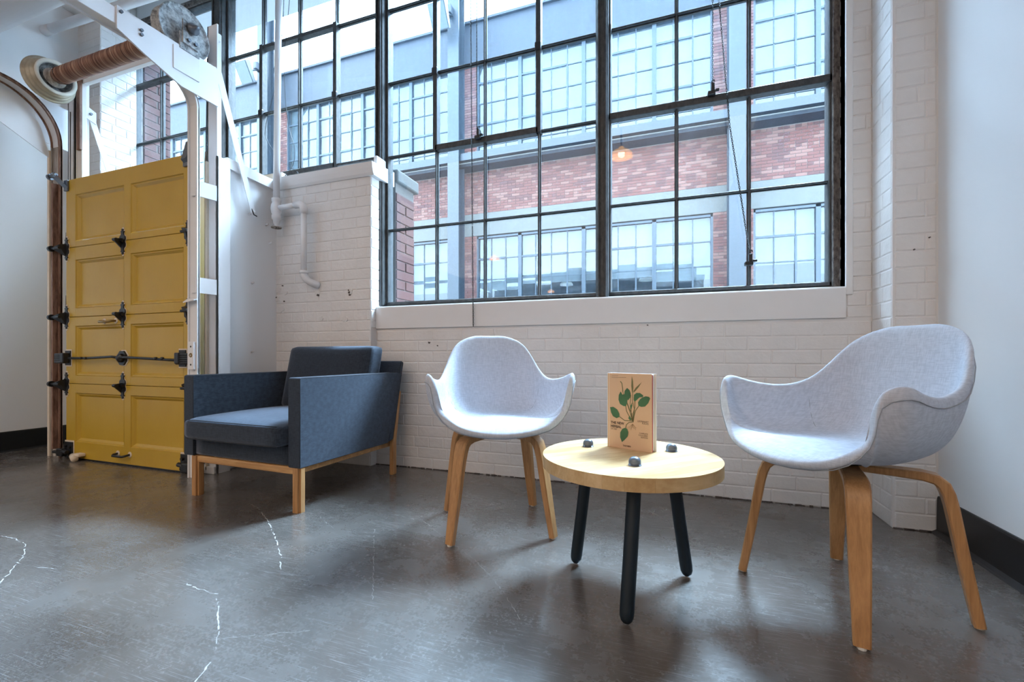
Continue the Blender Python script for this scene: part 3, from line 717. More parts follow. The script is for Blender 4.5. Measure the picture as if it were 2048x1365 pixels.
# posts with weathered strips
def post(x0, x1, label, dark=()):
    t = empty('door_post', ((x0+x1)/2, 1.93, 0)); o = Vector(t.location)
    MB().box((x0, 1.915, 0), (x1, 1.925, 2.73), .001).box((x0, 1.915, 0), (x0+.010, 2.00, 2.73), .001).box((x1-.010, 1.915, 0), (x1, 2.001, 1.93 if x0 > -3 else 2.73), .001).build('steel_angle', M['metalw'], t, loc=-o)
    return tag(t, label, 'post'), o
pr_, opr = post(-2.655, -2.572, 'tall white steel post between the yellow door and the smooth partition')
MB().box((-2.70, 1.93, 0), (-2.655, 1.99, 1.98), .004).box((-2.715, 1.94, .0), (-2.70, 1.96, 1.95), .002).build('timber_strip', M['weather'], pr_, loc=-opr)
MB().box((-2.652, 1.900, .02), (-2.640, 1.917, 1.90), .001).build('bead', M['cream'], pr_, loc=-opr)
MB().tube([(-2.685, 1.93, 1.9), (-2.675, 1.93, 2.55)], .0035, 6).build('cable', M['iron'], pr_, loc=-opr)
MB().box((-2.72, 1.90, .0), (-2.58, 2.0, .045), .004).build('foot_plate', M['metalw'], pr_, loc=-opr)
pL, opl = post(-4.06, -3.985, 'white steel post behind the left edge of the yellow door')
MB().box((-3.985, 1.93, .05), (-3.93, 1.96, 2.66), .003).build('board', M['paint'], pL, loc=-opl)
MB().box((-3.965, 1.915, 2.18), (-3.925, 1.932, 2.72), .003).build('worn_strip', M['rust'], pL, loc=-opl)
for z0, z1 in ((1.50, 1.60), (1.07, 1.15)): MB().box((-4.07, 1.905, z0), (-3.94, 1.916, z1), .002).build('gap_shade', M['weather'], pL, loc=-opl)  # solid dark slabs put in for the shade of gaps in the post
MB().tube([(-4.00, 1.90, .05), (-4.00, 1.90, 2.45)], .003, 6).build('cable', M['iron'], pL, loc=-opl)

# horizontal support plates and diagonal braces
def support(x, label, s=1):
    t = empty('support_plate', (x, 1.9, 2.3)); o = Vector(t.location)
    pts = [(x, 1.915, 2.223), (x, 1.70, 2.225), (x, 1.52, 2.285), (x, 1.396, 2.337), (x, 1.396, 2.446), (x, 1.915, 2.443)]
    MB().prism(pts, (-.010, 0, 0)).build('plate', M['metalw'], t, loc=-o)
    MB().box((x-.018, 1.396, 2.443), (x, 1.905, 2.450), .001).build('flange', M['metalw'], t, loc=-o)
    MB().box((x-.019, .5, 2.36), (x-.010, 1.42, 2.44), .002).build('extension_bar', M['metalw'], t, loc=-o)
    for y, z in ((1.41, 2.425), (1.50, 2.395), (1.50, 2.372)): MB().tube([(x-.002, y, z), (x+.012, y, z)], .008, 6).build('bolt', M['dome'], t, loc=-o)
    MB().box((x-.004, 1.655, 2.30), (x+.006, 1.80, 2.43), .003).build('doubler', M['metalw'], t, loc=-o)
    y0, z0, y1, z1 = 1.93, 2.50, 2.20, 1.60
    d = Vector((0, y1-y0, z1-z0)).normalized(); n_ = Vector((0, -d.z, d.y))*.024
    a, b = Vector((x-.012, y0, z0)), Vector((x-.012, y1, z1))
    return t, o
sp, osp = support(-2.56, 'white steel support plate with bolts carrying the right spring drum')
a, b = Vector((-2.585, 1.925, 2.47)), Vector((-2.590, 2.175, 1.665)); n_ = Vector((0, .020, .006))
MB().prism([a-n_, a+n_, b+n_*.9, b-n_*.9], (.005, 0, 0)).build('brace', M['metalw'], sp, loc=-osp)
MB().tube([b+Vector((.0, -.015, .03)), b+Vector((.01, .0, -.015)), b+Vector((.012, .02, -.02))], .004, 6).build('hook', M['iron'], sp, loc=-osp)
tag(sp, 'white steel support plate with bolts carrying the right spring drum', 'bracket')
sp2 = empty('support_plate', (-4.04, 1.9, 2.3)); o2 = Vector(sp2.location)
MB().prism([(-4.165, 1.99, 2.22), (-4.165, 1.80, 2.24), (-4.165, 1.5, 2.45), (-4.165, 1.5, 2.57), (-4.165, 1.99, 2.52)], (-.010, 0, 0)).build('plate', M['metalw'], sp2, loc=-o2)
a, b = Vector((-3.97, 2.01, 2.44)), Vector((-3.99, 2.22, 1.80)); n_ = Vector((0, .018, .005))
MB().prism([a-n_, a+n_, b+n_, b-n_], (.005, 0, 0)).build('brace', M['metalw'], sp2, loc=-o2)
MB().prism([(-3.96, 1.955, 2.535), (-3.96, 2.03, 2.50), (-3.96, 2.03, 2.415), (-3.96, 1.955, 2.445)], (-.008, 0, 0)).build('tab', M['metalw'], sp2, loc=-o2)
MB().tube([(-3.96, 1.995, 2.475), (-3.945, 1.995, 2.475)], .009, 6).build('bolt', M['dome'], sp2, loc=-o2)
tag(sp2, 'white support plate behind the left spring drum with a thin diagonal brace', 'bracket')
# cross bar between the posts
hb = MB().box((-4.0, 1.935, 2.655), (-2.6, 1.965, 2.70), .003).build('cross_bar', M['metalw']); tag(hb, 'straight white steel bar just below and behind the rusty spring', 'bar')

# torsion spring, shaft and cable drums
AY, AZ = 1.745, 2.565
ts = empty('torsion_spring', (-3.3, AY, AZ)); ot = Vector(ts.location)
tag(ts, 'rusty brown coil spring above the yellow door, a cable drum at each end', 'spring')
nt_ = 78; mb = MB(); L0, L1 = -3.76, -2.70; prof = [(.040, L0)]
for k in range(nt_):
    a = L0+(L1-L0)*k/nt_; d = (L1-L0)/nt_
    q = .050+random.uniform(-.0008, .0008)
    prof += [(q-.0035, a), (q, a+d*.3), (q, a+d*.7), (q-.0035, a+d*.98)]
prof += [(.040, L1)]
mb.lathe(prof, (0, AY, AZ), 'x', 28, cap=True).build('coil', M['spring'], ts, True, loc=-ot)
MB().tube([(-4.02, AY, AZ), (-2.495, AY, AZ)], .013, 12).build('shaft', M['dome'], ts, True, loc=-ot)
MB().lathe([(.036, L1), (.046, L1+.004), (.046, L1+.03), (.03, L1+.034), (.013, L1+.034)], (0, AY, AZ), 'x', 24).build('winding_cone', M['drumw'], ts, True, loc=-ot)
MB().lathe([(.013, L0-.055), (.04, L0-.05), (.05, L0-.02), (.052, L0)], (0, AY, AZ), 'x', 24).build('winding_cone', M['rust'], ts, True, loc=-ot)
def drum(x, s, mats):
    # s = +1: open face towards +x
    m1, m2 = mats
    P = [(.016, -.040), (.070, -.042), (.082, -.030), (.086, .016), (.088, .022), (.096, .024), (.108, .026), (.110, .020), (.104, .012), (.104, -.010), (.112, -.014), (.116, -.022), (.110, -.030), (.122, -.034), (.128, -.044), (.122, -.052), (.136, -.056), (.142, -.064), (.138, -.072), (.120, -.070), (.016, -.066)]
    MB().lathe([(r, x+h*s) for r, h in P[3:8]], (0, AY, AZ), 'x', 40).build('drum_rim', M[m1], ts, True, loc=-ot)
    MB().lathe([(r, x+h*s+.0015) for r, h in P[:4]], (0, AY, AZ), 'x', 40).build('drum_face', M['drumw'], ts, True, loc=-ot)
    MB().lathe([(r, x+h*s) for r, h in P[7:]], (0, AY, AZ), 'x', 40).build('drum_cone', M[m2], ts, True, loc=-ot)
drum(-3.845, 1, ('ringw', 'drum'))
# hub toned dark to stand for the shade in the left drum's hollow
MB().lathe([(.030, -3.80), (.044, -3.815), (.050, -3.838), (.06, -3.842)], (0, AY, AZ), 'x', 24).build('hub', M['weather'], ts, True, loc=-ot)
xr = -2.60
MB().lathe([(.013, xr), (.05, xr+.002), (.10, xr), (.128, xr-.002), (.134, xr+.006), (.141, xr+.006), (.143, xr-.002), (.138, xr-.008), (.128, xr-.016), (.126, xr-.05), (.138, xr-.058), (.138, xr-.066), (.013, xr-.066)], (0, AY, AZ), 'x', 44).build('drum_disc', M['drumw'], ts, True, loc=-ot)
br = MB().box((-2.566, AY-.055, AZ-.13), (-2.556, AY+.055, AZ-.035), .002).prism([(-2.556, AY-.045, AZ+.035), (-2.556, AY+.030, AZ+.02), (-2.556, AY+.045, AZ-.02), (-2.556, AY+.040, AZ-.10), (-2.556, AY-.045, AZ-.095)], (.012, 0, 0))
br.build('bearing_bracket', M['drumw'], ts, loc=-ot)
MB().lathe([(.014, -2.540), (.028, -2.540), (.032, -2.53), (.030, -2.52), (.018, -2.515), (.012, -2.50), (.001, -2.50)], (0, AY, AZ), 'x', 18).build('bearing', M['dome'], ts, True, loc=-ot)
for dy in (-.018, .020): MB().tube([(-2.545, AY+dy, AZ-.072), (-2.530, AY+dy, AZ-.072)], .010, 6).build('bolt', M['dome'], ts, loc=-ot)
# old door stop lying by the door foot
ds = empty('door_stop', (-3.80, 1.825, 0)); 
MB().tube([(-.055, .02, .026), (.035, -.015, .020)], .020, 12).build('roll', M['cream'], ds, True)
MB().box((-.01, -.005, .030), (.055, .04, .052), .008).build('block', M['cream'], ds)
tag(ds, 'small cream rolled wedge lying at the left foot of the yellow door', 'door stop')

# ================================================================ shell chairs
RIM = [(0, -.266, .404), (.175, -.250, .432), (.252, -.230, .515), (.275, -.224, .628), (.298, -.170, .652), (.278, -.080, .628), (.250, .020, .620), (.228, .125, .655), (.176, .225, .765), (.090, .268, .812), (0, .275, .815)]
def catmull_closed(L, m):
    out = []; n = len(L); L = [Vector(p) for p in L]
    for i in range(n):
        a, b, c, d = L[i-1], L[i], L[(i+1) % n], L[(i+2) % n]
        for k in range(m):
            t = k/m; out.append(.5*((2*b)+(c-a)*t+(2*a-5*b+4*c-d)*t*t+(3*b-a-3*c+d)*t**3))
    return out
def shell_surface():
    L = RIM+[(-x, y, z) for x, y, z in RIM[1:-1][::-1]]
    R = catmull_closed(L, 3); n = len(R); m = 9
    ctr = Vector((0, .01, .432)); rows = []
    for p in R:
        back = max(0, p.y/.275); side = abs(p.x)/.30; front = max(0, -p.y/.27)*(1-min(1, max(0, (p.z-.45)/.12)))
        low = .415-.008*side
        kf = .97*(1-back)+.70*back
        p1 = Vector((p.x*.55, ctr.y+(p.y-ctr.y)*.55, .425)); p2 = Vector((p.x*(.98-.06*back), ctr.y+(p.y-ctr.y)*(.98-.26*back), low+(.01*back)))
        if front > .3:
            p1.z = .440; p2 = Vector((p.x*.90, ctr.y+(p.y-ctr.y)*.88, .445)); q = p2.lerp(Vector((p.x*.98, ctr.y+(p.y-ctr.y)*.98, low)), 1-front) if p.z > .46 else p2; p2 = q
        row = []
        for k in range(1, m+1):
            t = k/m; row.append((1-t)**3*ctr+3*(1-t)**2*t*p1+3*(1-t)*t*t*p2+t**3*p)
        rows.append(row)
    return ctr, rows
def shell_chair(label, loc, rz):
    t = empty('shell_chair', loc, rz); tag(t, label, 'chair', 'pale grey upholstered shell chairs')
    ctr, rows = shell_surface(); n = len(rows)
    bm = bmesh.new(); c = bm.verts.new(ctr); V = [[bm.verts.new(p) for p in r] for r in rows]
    for i in range(n):
        j = (i+1) % n; bm.faces.new((c, V[i][0], V[j][0]))
        for k in range(len(V[i])-1): bm.faces.new((V[i][k], V[i][k+1], V[j][k+1], V[j][k]))
    bmesh.ops.recalc_face_normals(bm, faces=bm.faces)
    cf = [f for f in bm.faces if c in f.verts][0]
    if cf.normal.z < 0: bmesh.ops.reverse_faces(bm, faces=bm.faces)
    me = bpy.data.meshes.new('shell'); bm.to_mesh(me); bm.free(); me.materials.append(M['shell'])
    for p in me.polygons: p.use_smooth = True
    o = bpy.data.objects.new('shell', me); C.objects.link(o); o.parent = t
    so = o.modifiers.new('s', 'SOLIDIFY'); so.thickness = .026; so.offset = 1; so.use_even_offset = False
    su = o.modifiers.new('d', 'SUBSURF'); su.levels = 2; su.render_levels = 2
    # stitched seams: outer piping under the rim and panel seams inside
    k_ = 7; SM = [r[7].lerp(r[8], .55) for r in rows]
    nrm = []
    for i in range(n):
        a = rows[(i+1) % n][k_]-rows[i-1][k_]; b_ = rows[i][k_+1]-rows[i][k_-1]; q = a.cross(b_).normalized()
        if q.dot(rows[i][k_]-Vector((0, 0, .62))) < 0 and rows[i][k_].z > .45: q = -q
        if rows[i][k_].z <= .45 and q.z > 0: q = -q
        nrm.append(q)
    mb = MB().tube([SM[i]+nrm[i]*.0006 for i in range(n)], .0013, 6, closed=True)
    mb.build('outer_seam', M['seam'], t, True)
    for sgn in (1, -1):
        # from rim shoulder down to the seat, then round the seat edge
        i = min(range(n), key=lambda q: (rows[q][-1]-Vector((sgn*.24, .075, .64))).length)
        pts = []
        for k in range(7, 3, -1):
            a = rows[(i+1) % n][k]-rows[i-1][k]; b_ = rows[i][min(8, k+1)]-rows[i][k-1]; q = a.cross(b_).normalized()
            if q.dot(Vector((0, 0, .62))-rows[i][k]) < 0: q = -q
            pts.append(rows[i][k]+q*.0265)
        MB().tube(pts, .0013, 6).build('inner_seam', M['seam'], t, True)
    sp_ = []
    for i in range(n):
        r = rows[i]
        if r[-1].y > -.18: sp_.append((math.atan2(r[-1].x, r[-1].y), r[4]+Vector((0, 0, .0262))))
    sp_.sort(key=lambda a: a[0]); MB().tube([p for _, p in sp_], .0013, 6).build('seat_seam', M['seam'], t, True)
    # bentwood legs
    for sx in (-1, 1):
        for sy in (-1, 1):
            d = Vector((sx*.205, sy*.195, 0)).normalized(); w_ = Vector((-d.y, d.x, 0))
            path = [(.01, .392, .050, .020), (.10, .390, .052, .022), (.165, .388, .054, .024), (.192, .382, .055, .027), (.208, .368, .055, .029), (.217, .345, .054, .028), (.225, .31, .052, .027), (.250, .16, .045, .026), (.2775, .006, .036, .024)]
            bm = bmesh.new(); prev = None
            for i, (r, z, wd, th) in enumerate(path):
                a = path[max(0, i-1)]; b_ = path[min(len(path)-1, i+1)]
                tn = (d*(b_[0]-a[0])+Vector((0, 0, b_[1]-a[1]))).normalized(); nn = tn.cross(w_).normalized()
                p = d*r+Vector((0, 0, z)); ring = []
                h, q = wd/2, th/2; c1 = .004
                for u, v in ((-h+c1, -q), (h-c1, -q), (h, -q+c1), (h, q-c1), (h-c1, q), (-h+c1, q), (-h, q-c1), (-h, -q+c1)):
                    ring.append(bm.verts.new(p+w_*u+nn*v))
                if prev:
                    for k in range(8): bm.faces.new((prev[k], prev[(k+1) % 8], ring[(k+1) % 8], ring[k]))
                else: bm.faces.new(ring)
                prev = ring
            bm.faces.new(prev[::-1]); bmesh.ops.recalc_face_normals(bm, faces=bm.faces)
            me = bpy.data.meshes.new('leg'); bm.to_mesh(me); bm.free(); me.materials.append(M['oakleg'])
            lg = bpy.data.objects.new('leg', me); C.objects.link(lg); lg.parent = t; autosmooth(lg, 40)
            gp = d*.2775; MB().lathe([(.001, 0), (.010, 0), (.011, .005), (.010, .008)], (gp.x, gp.y, 0), 'z', 12).build('glide', M['page'], lg)
    MB().lathe([(.001, .404), (.06, .404), (.07, .409), (.07, .418), (.001, .418)], (0, 0, 0), 'z', 24).build('seat_plate', M['ironb'], t)
    return t
shell_chair('pale grey shell chair with oak legs, against the brick wall left of the round table', (-.691, 1.751, 0), math.radians(29.0))
shell_chair('larger looking pale grey shell chair with oak legs, right of the round table', (.505, 1.574, 0), math.radians(-58.2))

# ================================================================ round table
TC = Vector((-.117, 1.462)); TR = .277; TZ0, TZ1 = .362, .400
tb = empty('side_table', (TC.x, TC.y, 0)); tag(tb, 'round pale wood side table with three dark legs between the two grey chairs', 'table')
ang = math.radians(47)
edges = [-.277, -.243, -.196, -.150, -.103, -.052, -.008, .040, .086, .133, .176, .221, .277]
for i, (a, b) in enumerate(zip(edges, edges[1:])):
    g = .0002; a_, b_ = a+g, b-g; pts = []
    n = 10
    for k in range(n+1):
        v = a_+(b_-a_)*k/n; pts.append((math.sqrt(max(0, TR*TR-v*v)), v))
    for k in range(n+1):
        v = b_-(b_-a_)*k/n; pts.append((-math.sqrt(max(0, TR*TR-v*v)), v))
    # drop near-duplicates at the outermost staves
    q = [pts[0]]
    for p in pts[1:]:
        if abs(p[0]-q[-1][0])+abs(p[1]-q[-1][1]) > .0015: q.append(p)
    if abs(q[0][0]-q[-1][0])+abs(q[0][1]-q[-1][1]) < .0015: q.pop()
    mb = MB(); mb.prism([(x, y, TZ0) for x, y in q], (0, 0, TZ1-TZ0))
    st = mb.build('stave', M[('beechtop', 'beechtop2', 'beechtop', 'beechtop3')[i % 4 if i % 5 else 2]], tb); st.rotation_euler = (0, 0, ang)
legs = [((-.263, 1.545), (-.299, 1.50)), ((.012, 1.560), (.060, 1.532)), ((-.090, 1.325), (-.104, 1.205))]
for (ax, ay), (bx, by) in legs:
    T = Vector((ax-TC.x, ay-TC.y, TZ0)); B = Vector((bx-TC.x, by-TC.y, 0)); d = (B-T).normalized()
    pts = [T+Vector((0, 0, .01)), T.lerp(B, .5), B-d*.030, B-d*.016, B-d*.006, B+d*.000]
    off = Vector((0, 0, .006)); pts = [p+off*(1 if i > 1 else 0) for i, p in enumerate(pts)]
    l = MB().tube(pts, .0205, 24, rr=[.0205, .0200, .0195, .0185, .0145, .008]).build('leg', M['ironb'], tb, True); autosmooth(l, 60)
    dm = [(.0175, .400), (.0178, .412)]+[(.0175*math.cos(a), .412+.014*math.sin(a)) for a in [PI/2*k/7 for k in range(1, 8)]]
    dm[-1] = (.0006, .426)
    MB().lathe([(.019, .400), (.019, .402)]+dm, (ax-TC.x, ay-TC.y, 0), 'z', 28).build('leg_cap', M['dome'], l, True)

# ================================================================ book standing on the table
b0 = Vector((-.198, 1.571, .400)); b1 = Vector((-.048, 1.506, .400))
bw = (b1-b0).length; bh = .258; brz = math.atan2(b1.y-b0.y, b1.x-b0.x)
bk = empty('book', b0, brz); tag(bk, 'tan herbal book with a green plantain plant on its cover, standing on the round table', 'book')
T = .030
MB().box((0, -.0015, 0), (bw, .0008, bh), .0006).build('front_cover', M['cover'], bk)
MB().box((.001, .0008, .002), (bw-.001, .0085, bh-.003)).build('endpaper', M['red'], bk)
MB().prism([(.004, .009, .003), (bw-.004, .0105, .003), (bw-.006, T-.004, .003), (.004, T-.003, .003)], (0, 0, bh-.006)).build('page_block', M['page'], bk)
MB().box((0, T-.0025, 0), (bw+.002, T, bh), .0006).build('back_cover', M['page'], bk)
MB().box((-.002, -.0012, 0), (.0012, T, bh), .0008).build('spine', M['page'], bk)
for z0, z1 in ((.205, .232), (.178, .182), (.155, .168), (.13, .15), (.07, .082), (.055, .064)):
    MB().box((-.0024, .010, z0), (-.0018, .020, z1)).build('spine_print', M['ink'], bk)
MB().box((.006, -.0017, .001), (.0075, -.0014, bh-.001)).build('hinge_groove', M['cream'], bk)
def U(u, v): return (u*bw, -.0019, v*bh)           # cover coordinates, v up
def px(x, y):                                        # measured on the cover print
    u = (x-180)/(775-180); top = 110+(150-110)*u*.6; bot = 1175+(1275-1175)*u
    return u*.93+.06, 1-(y-top)/(bot-top)
def flat(pts, mat, name, lift=0, parent=bk):
    P = [px(*p) for p in pts]; mb = MB(); vs = [mb.b.verts.new((u*bw, -.0018-lift, v*bh)) for u, v in P]
    f = mb.b.faces.new(vs); r = bmesh.ops.triangulate(mb.b, faces=[f]); return mb.build(name, M[mat], parent)
def stem(pts, wd, mat='stemg', lift=.0001):
    P = [Vector(p) for p in pts]; L, R = [], []
    for i, p in enumerate(P):
        a = P[max(0, i-1)]; b_ = P[min(len(P)-1, i+1)]; t_ = (b_-a).normalized(); n_ = Vector((-t_.y, t_.x))*wd/2
        L.append(tuple(p+n_)); R.append(tuple(p-n_))
    mb = MB()
    for i in range(len(P)-1):
        q = [px(*L[i]), px(*L[i+1]), px(*R[i+1]), px(*R[i])]; mb.quad(*[(u*bw, -.0018-lift, v*bh) for u, v in q])
    return mb.build('printed_stem', M[mat], bk)
for pts, wd in (([(415, 590), (425, 660), (455, 720), (500, 790)], 11), ([(435, 540), (470, 640), (500, 700), (510, 800)], 9), ([(325, 745), (400, 800), (510, 808)], 11), ([(415, 905), (425, 860), (460, 830), (510, 825)], 11),
        ([(490, 430), (478, 560), (495, 700), (515, 820)], 9), ([(515, 400), (512, 520), (540, 640), (520, 820)], 10), ([(548, 520), (545, 620), (520, 700), (515, 820)], 11), ([(600, 595), (555, 660), (535, 740), (520, 830)], 12),
        ([(335, 232), (358, 262), (368, 330), (372, 385)], 13), ([(372, 385), (395, 480), (450, 600), (500, 760)], 8), ([(508, 545), (490, 590), (492, 680), (505, 800)], 10)):
    stem(pts, wd)
for a in range(9): stem([(515, 850), (470+a*12, 890+(a % 3)*12), (440+a*17, 900+((a*5) % 4)*14)], 4, 'root')
flat([(505, 158), (520, 230), (526, 330), (518, 405), (505, 395), (495, 300), (500, 200)], 'stemg', 'printed_flower', .0002)
flat([(645, 245), (600, 320), (560, 370), (525, 400), (528, 375), (560, 325), (620, 270)], 'stemg', 'printed_flower', .0002)
flat([(505, 560), (512, 580), (498, 635), (480, 630), (482, 590)], 'leafg', 'printed_leaf', .0002)
for k, pts in enumerate(([(340, 380), (312, 430), (308, 500), (330, 560), (380, 590), (420, 595), (440, 520), (430, 440), (400, 420), (365, 425), (350, 395)],
        [(435, 330), (400, 370), (392, 430), (415, 480), (450, 508), (480, 470), (488, 410), (470, 360)],
        [(530, 480), (535, 430), (570, 403), (620, 405), (665, 440), (660, 462), (610, 470), (575, 505), (545, 530), (530, 505)],
        [(650, 470), (700, 452), (745, 462), (760, 485), (735, 550), (690, 600), (640, 605), (598, 590), (592, 540), (615, 500)],
        [(180, 605), (230, 600), (290, 640), (322, 700), (325, 745), (280, 765), (225, 735), (195, 680)],
        [(410, 905), (365, 920), (335, 970), (333, 1040), (360, 1112), (400, 1080), (445, 1030), (455, 970), (440, 925)],
        [(462, 740), (485, 745), (495, 790), (480, 800), (455, 770)])):
    flat(pts, 'leafg', 'printed_leaf', .0003+.0001*k)
def text(s, u, v, size, align='LEFT', parent=bk, mat='ink', bold=0):
    cu = bpy.data.curves.new('text', 'FONT'); cu.body = s; cu.size = size; cu.align_x = align; cu.offset = bold; cu.resolution_u = 2
    tmp = bpy.data.objects.new('text', cu); C.objects.link(tmp); dg = bpy.context.evaluated_depsgraph_get()
    me = bpy.data.meshes.new_from_object(tmp.evaluated_get(dg)); bpy.data.objects.remove(tmp)
    me.materials.clear(); me.materials.append(M[mat])
    o = bpy.data.objects.new('printed_text', me); C.objects.link(o); o.parent = parent
    o.location = (u*bw, -.0021, v*bh); o.rotation_euler = (PI/2, 0, 0); o.scale = (.92, 1, 1); return o
for s_, x, y, z_, al, bd in (('THE NEW', 190, 838, .0125, 'LEFT', .0003), ('HERBAL', 190, 890, .0125, 'LEFT', .0003), ('OF 1543', 192, 922, .0070, 'LEFT', 0),
        ('LEONHART', 738, 840, .0082, 'RIGHT', 0), ('FUCHS', 738, 868, .0082, 'RIGHT', 0), ('COMPLETE', 728, 1012, .0068, 'RIGHT', 0), ('COLOURED', 728, 1041, .0068, 'RIGHT', 0), ('EDITION', 728, 1070, .0068, 'RIGHT', 0), ('TASCHEN', 430, 1180, .0074, 'CENTER', .0002)):
    u, v = px(x, y); text(s_, u, v, z_, al, bold=bd)
for x0, x1, y in ((205, 312, 155), (205, 425, 180)):
    mb = MB()
    for k in range(int((x1-x0)/11)): 
        u0, v0 = px(x0+k*11, y); u1, v1 = px(x0+k*11+7, y); mb.quad((u0*bw, -.0019, v0*bh), (u1*bw, -.0019, v1*bh), (u1*bw, -.0019, v1*bh+.0012), (u0*bw, -.0019, v0*bh+.0012))
    mb.build('printed_line', M['ink'], bk, kind='stuff')

# ================================================================ navy armchair
ac = empty('armchair', (-1.572, 1.560, 0), math.radians(-2)); tag(ac, 'charcoal navy upholstered armchair with loose cushions on a light wooden frame', 'armchair')
W = .80
def soft(mb, name, parent=ac, mat='navy', lv=2, seams=True):
    o = mb.build(name, M[mat], parent, True); return o
def soft_box(name, lo, hi, bev=.018, crown=0, lean=0, parent=ac, puff=0, seg=4, sub=10):
    """upholstered block: bevelled, optionally crowned on top and leaning back"""
    bm = bmesh.new(); bmesh.ops.create_cube(bm, size=1)
    bmesh.ops.subdivide_edges(bm, edges=bm.edges[:], cuts=sub, use_grid_fill=True)
    sz = Vector(hi)-Vector(lo); ct = (Vector(hi)+Vector(lo))/2
    for v in bm.verts:
        n = v.co*2; d = Vector((n.x*sz.x/2, n.y*sz.y/2, n.z*sz.z/2))
        # round the edges: pull corners onto a rounded box
        half = sz/2; inner = Vector((max(-half[i]+bev, min(half[i]-bev, d[i])) for i in range(3))); q = d-inner
        if q.length > bev: d = inner+q.normalized()*bev
        ax, ay, az = abs(n.x), abs(n.y), abs(n.z)
        if crown: d.z += (crown if n.z > 0 else -crown*.3)*(1-ax**3)*(1-ay**3)*abs(n.z)
        if puff: d.y += math.copysign(puff, n.y)*(1-ax**3)*(1-az**3)*ay
        v.co = ct+d
        if lean: v.co.y += (v.co.z-lo[2])*lean
    bmesh.ops.recalc_face_normals(bm, faces=bm.faces)
    me = bpy.data.meshes.new(name); bm.to_mesh(me); bm.free(); me.materials.append(M['navy'])
    for p in me.polygons: p.use_smooth = True
    o = bpy.data.objects.new(name, me); C.objects.link(o); o.parent = parent; return o
def arm(x0, x1, sx):
    # side panel profile in y-z with a slanted rear edge, rounded
    prof = [(.0, .204), (.0, .612), (.004, .616), (.73, .614), (.775, .60), (.640, .206), (.635, .204)]
    mb = MB().prism([(x0, y, z) for y, z in prof], (x1-x0, 0, 0))
    bmesh.ops.recalc_face_normals(mb.b, faces=mb.b.faces)
    bmesh.ops.bevel(mb.b, geom=mb.b.edges[:], offset=.009, segments=3, affect='EDGES', clamp_overlap=True)
    o = mb.build('arm', M['navy'], ac); autosmooth(o, 30)
    xs = x1 if sx > 0 else x0
    for xx in (x0+.002, x1-.002):
        MB().tube([(xx, .002, .21), (xx, .002, .608), (xx, .010, .615), (xx, .72, .614)], .0022, 6).build('piping', M['piping'], o, True)
    return o
arm(-.072, 0, 1); arm(-W, -W+.072, -1)
soft_box('seat_base', (-W+.070, .012, .206), (-.070, .62, .300), .010)
soft_box('seat_cushion', (-W+.074, -.058, .298), (-.074, .60, .402), .030, crown=.026, sub=14)
for z in (.303, .396):
    MB().tube([(-W+.090, -.046, z), (-W+.20, -.0575, z+.002), (-.20, -.0575, z+.002), (-.090, -.046, z)], .0022, 6).build('cushion_piping', M['piping'], ac, True)
# back panel: leaning slab the full width
bp = MB().prism([(-W+.002, .640, .206), (-W+.002, .762, .672), (-W+.002, .770, .683), (-W+.002, .790, .684), (-W+.002, .797, .672), (-W+.002, .690, .212)], (W-.004, 0, 0))
bmesh.ops.recalc_face_normals(bp.b, faces=bp.b.faces); bmesh.ops.bevel(bp.b, geom=bp.b.edges[:], offset=.008, segments=3, affect='EDGES', clamp_overlap=True)
autosmooth(bp.build('backrest', M['navy'], ac), 30)
bc = soft_box('back_cushion', (-W+.078, .505, .398), (-.078, .625, .775), .028, lean=.22, puff=.018, sub=14)
# wooden frame
def wbox(name, lo, hi, mat='oakside', bev=.005, parent=ac):
    o = MB().box(lo, hi, bev, 2).build(name, M[mat], parent); return o
wbox('front_rail', (-W+.09, .006, .171), (-.03, .030, .204))
for x in (-.030, -W+.055):
    wbox('side_rail', (x-.024, .02, .171), (x, .70, .204))
    o = MB().prism([(x-.024, .60, .172), (x-.024, .60, .204), (x-.024, .655, .214), (x-.024, .70, .228), (x-.024, .70, .172)], (.024, 0, 0)).build('rail_end', M['oakside'], ac)
wbox('rear_rail', (-W+.06, .672, .171), (-.03, .696, .204))
for x0 in (-.052, -W+.055):
    o = MB().prism([(x0, -.002, 0), (x0+.050, -.002, 0), (x0+.050, .040, 0), (x0, .040, 0)], (0, 0, .204))
    bmesh.ops.recalc_face_normals(o.b, faces=o.b.faces); bmesh.ops.bevel(o.b, geom=[e for e in o.b.edges if abs(e.verts[0].co.z-e.verts[1].co.z) > .1], offset=.010, segments=4, affect='EDGES')
    autosmooth(o.build('leg', M['oakleg'], ac), 30)
for x0 in (-.032, -W+.030):
    o = MB().prism([(x0, .688, 0), (x0, .690, .205), (x0, .752, .50), (x0, .776, .50), (x0, .728, .205), (x0, .728, 0)], (.026, 0, 0))
    bmesh.ops.recalc_face_normals(o.b, faces=o.b.faces); bmesh.ops.bevel(o.b, geom=o.b.edges[:], offset=.004, segments=2, affect='EDGES', clamp_overlap=True)
    autosmooth(o.build('leg', M['oakleg'], ac), 30)

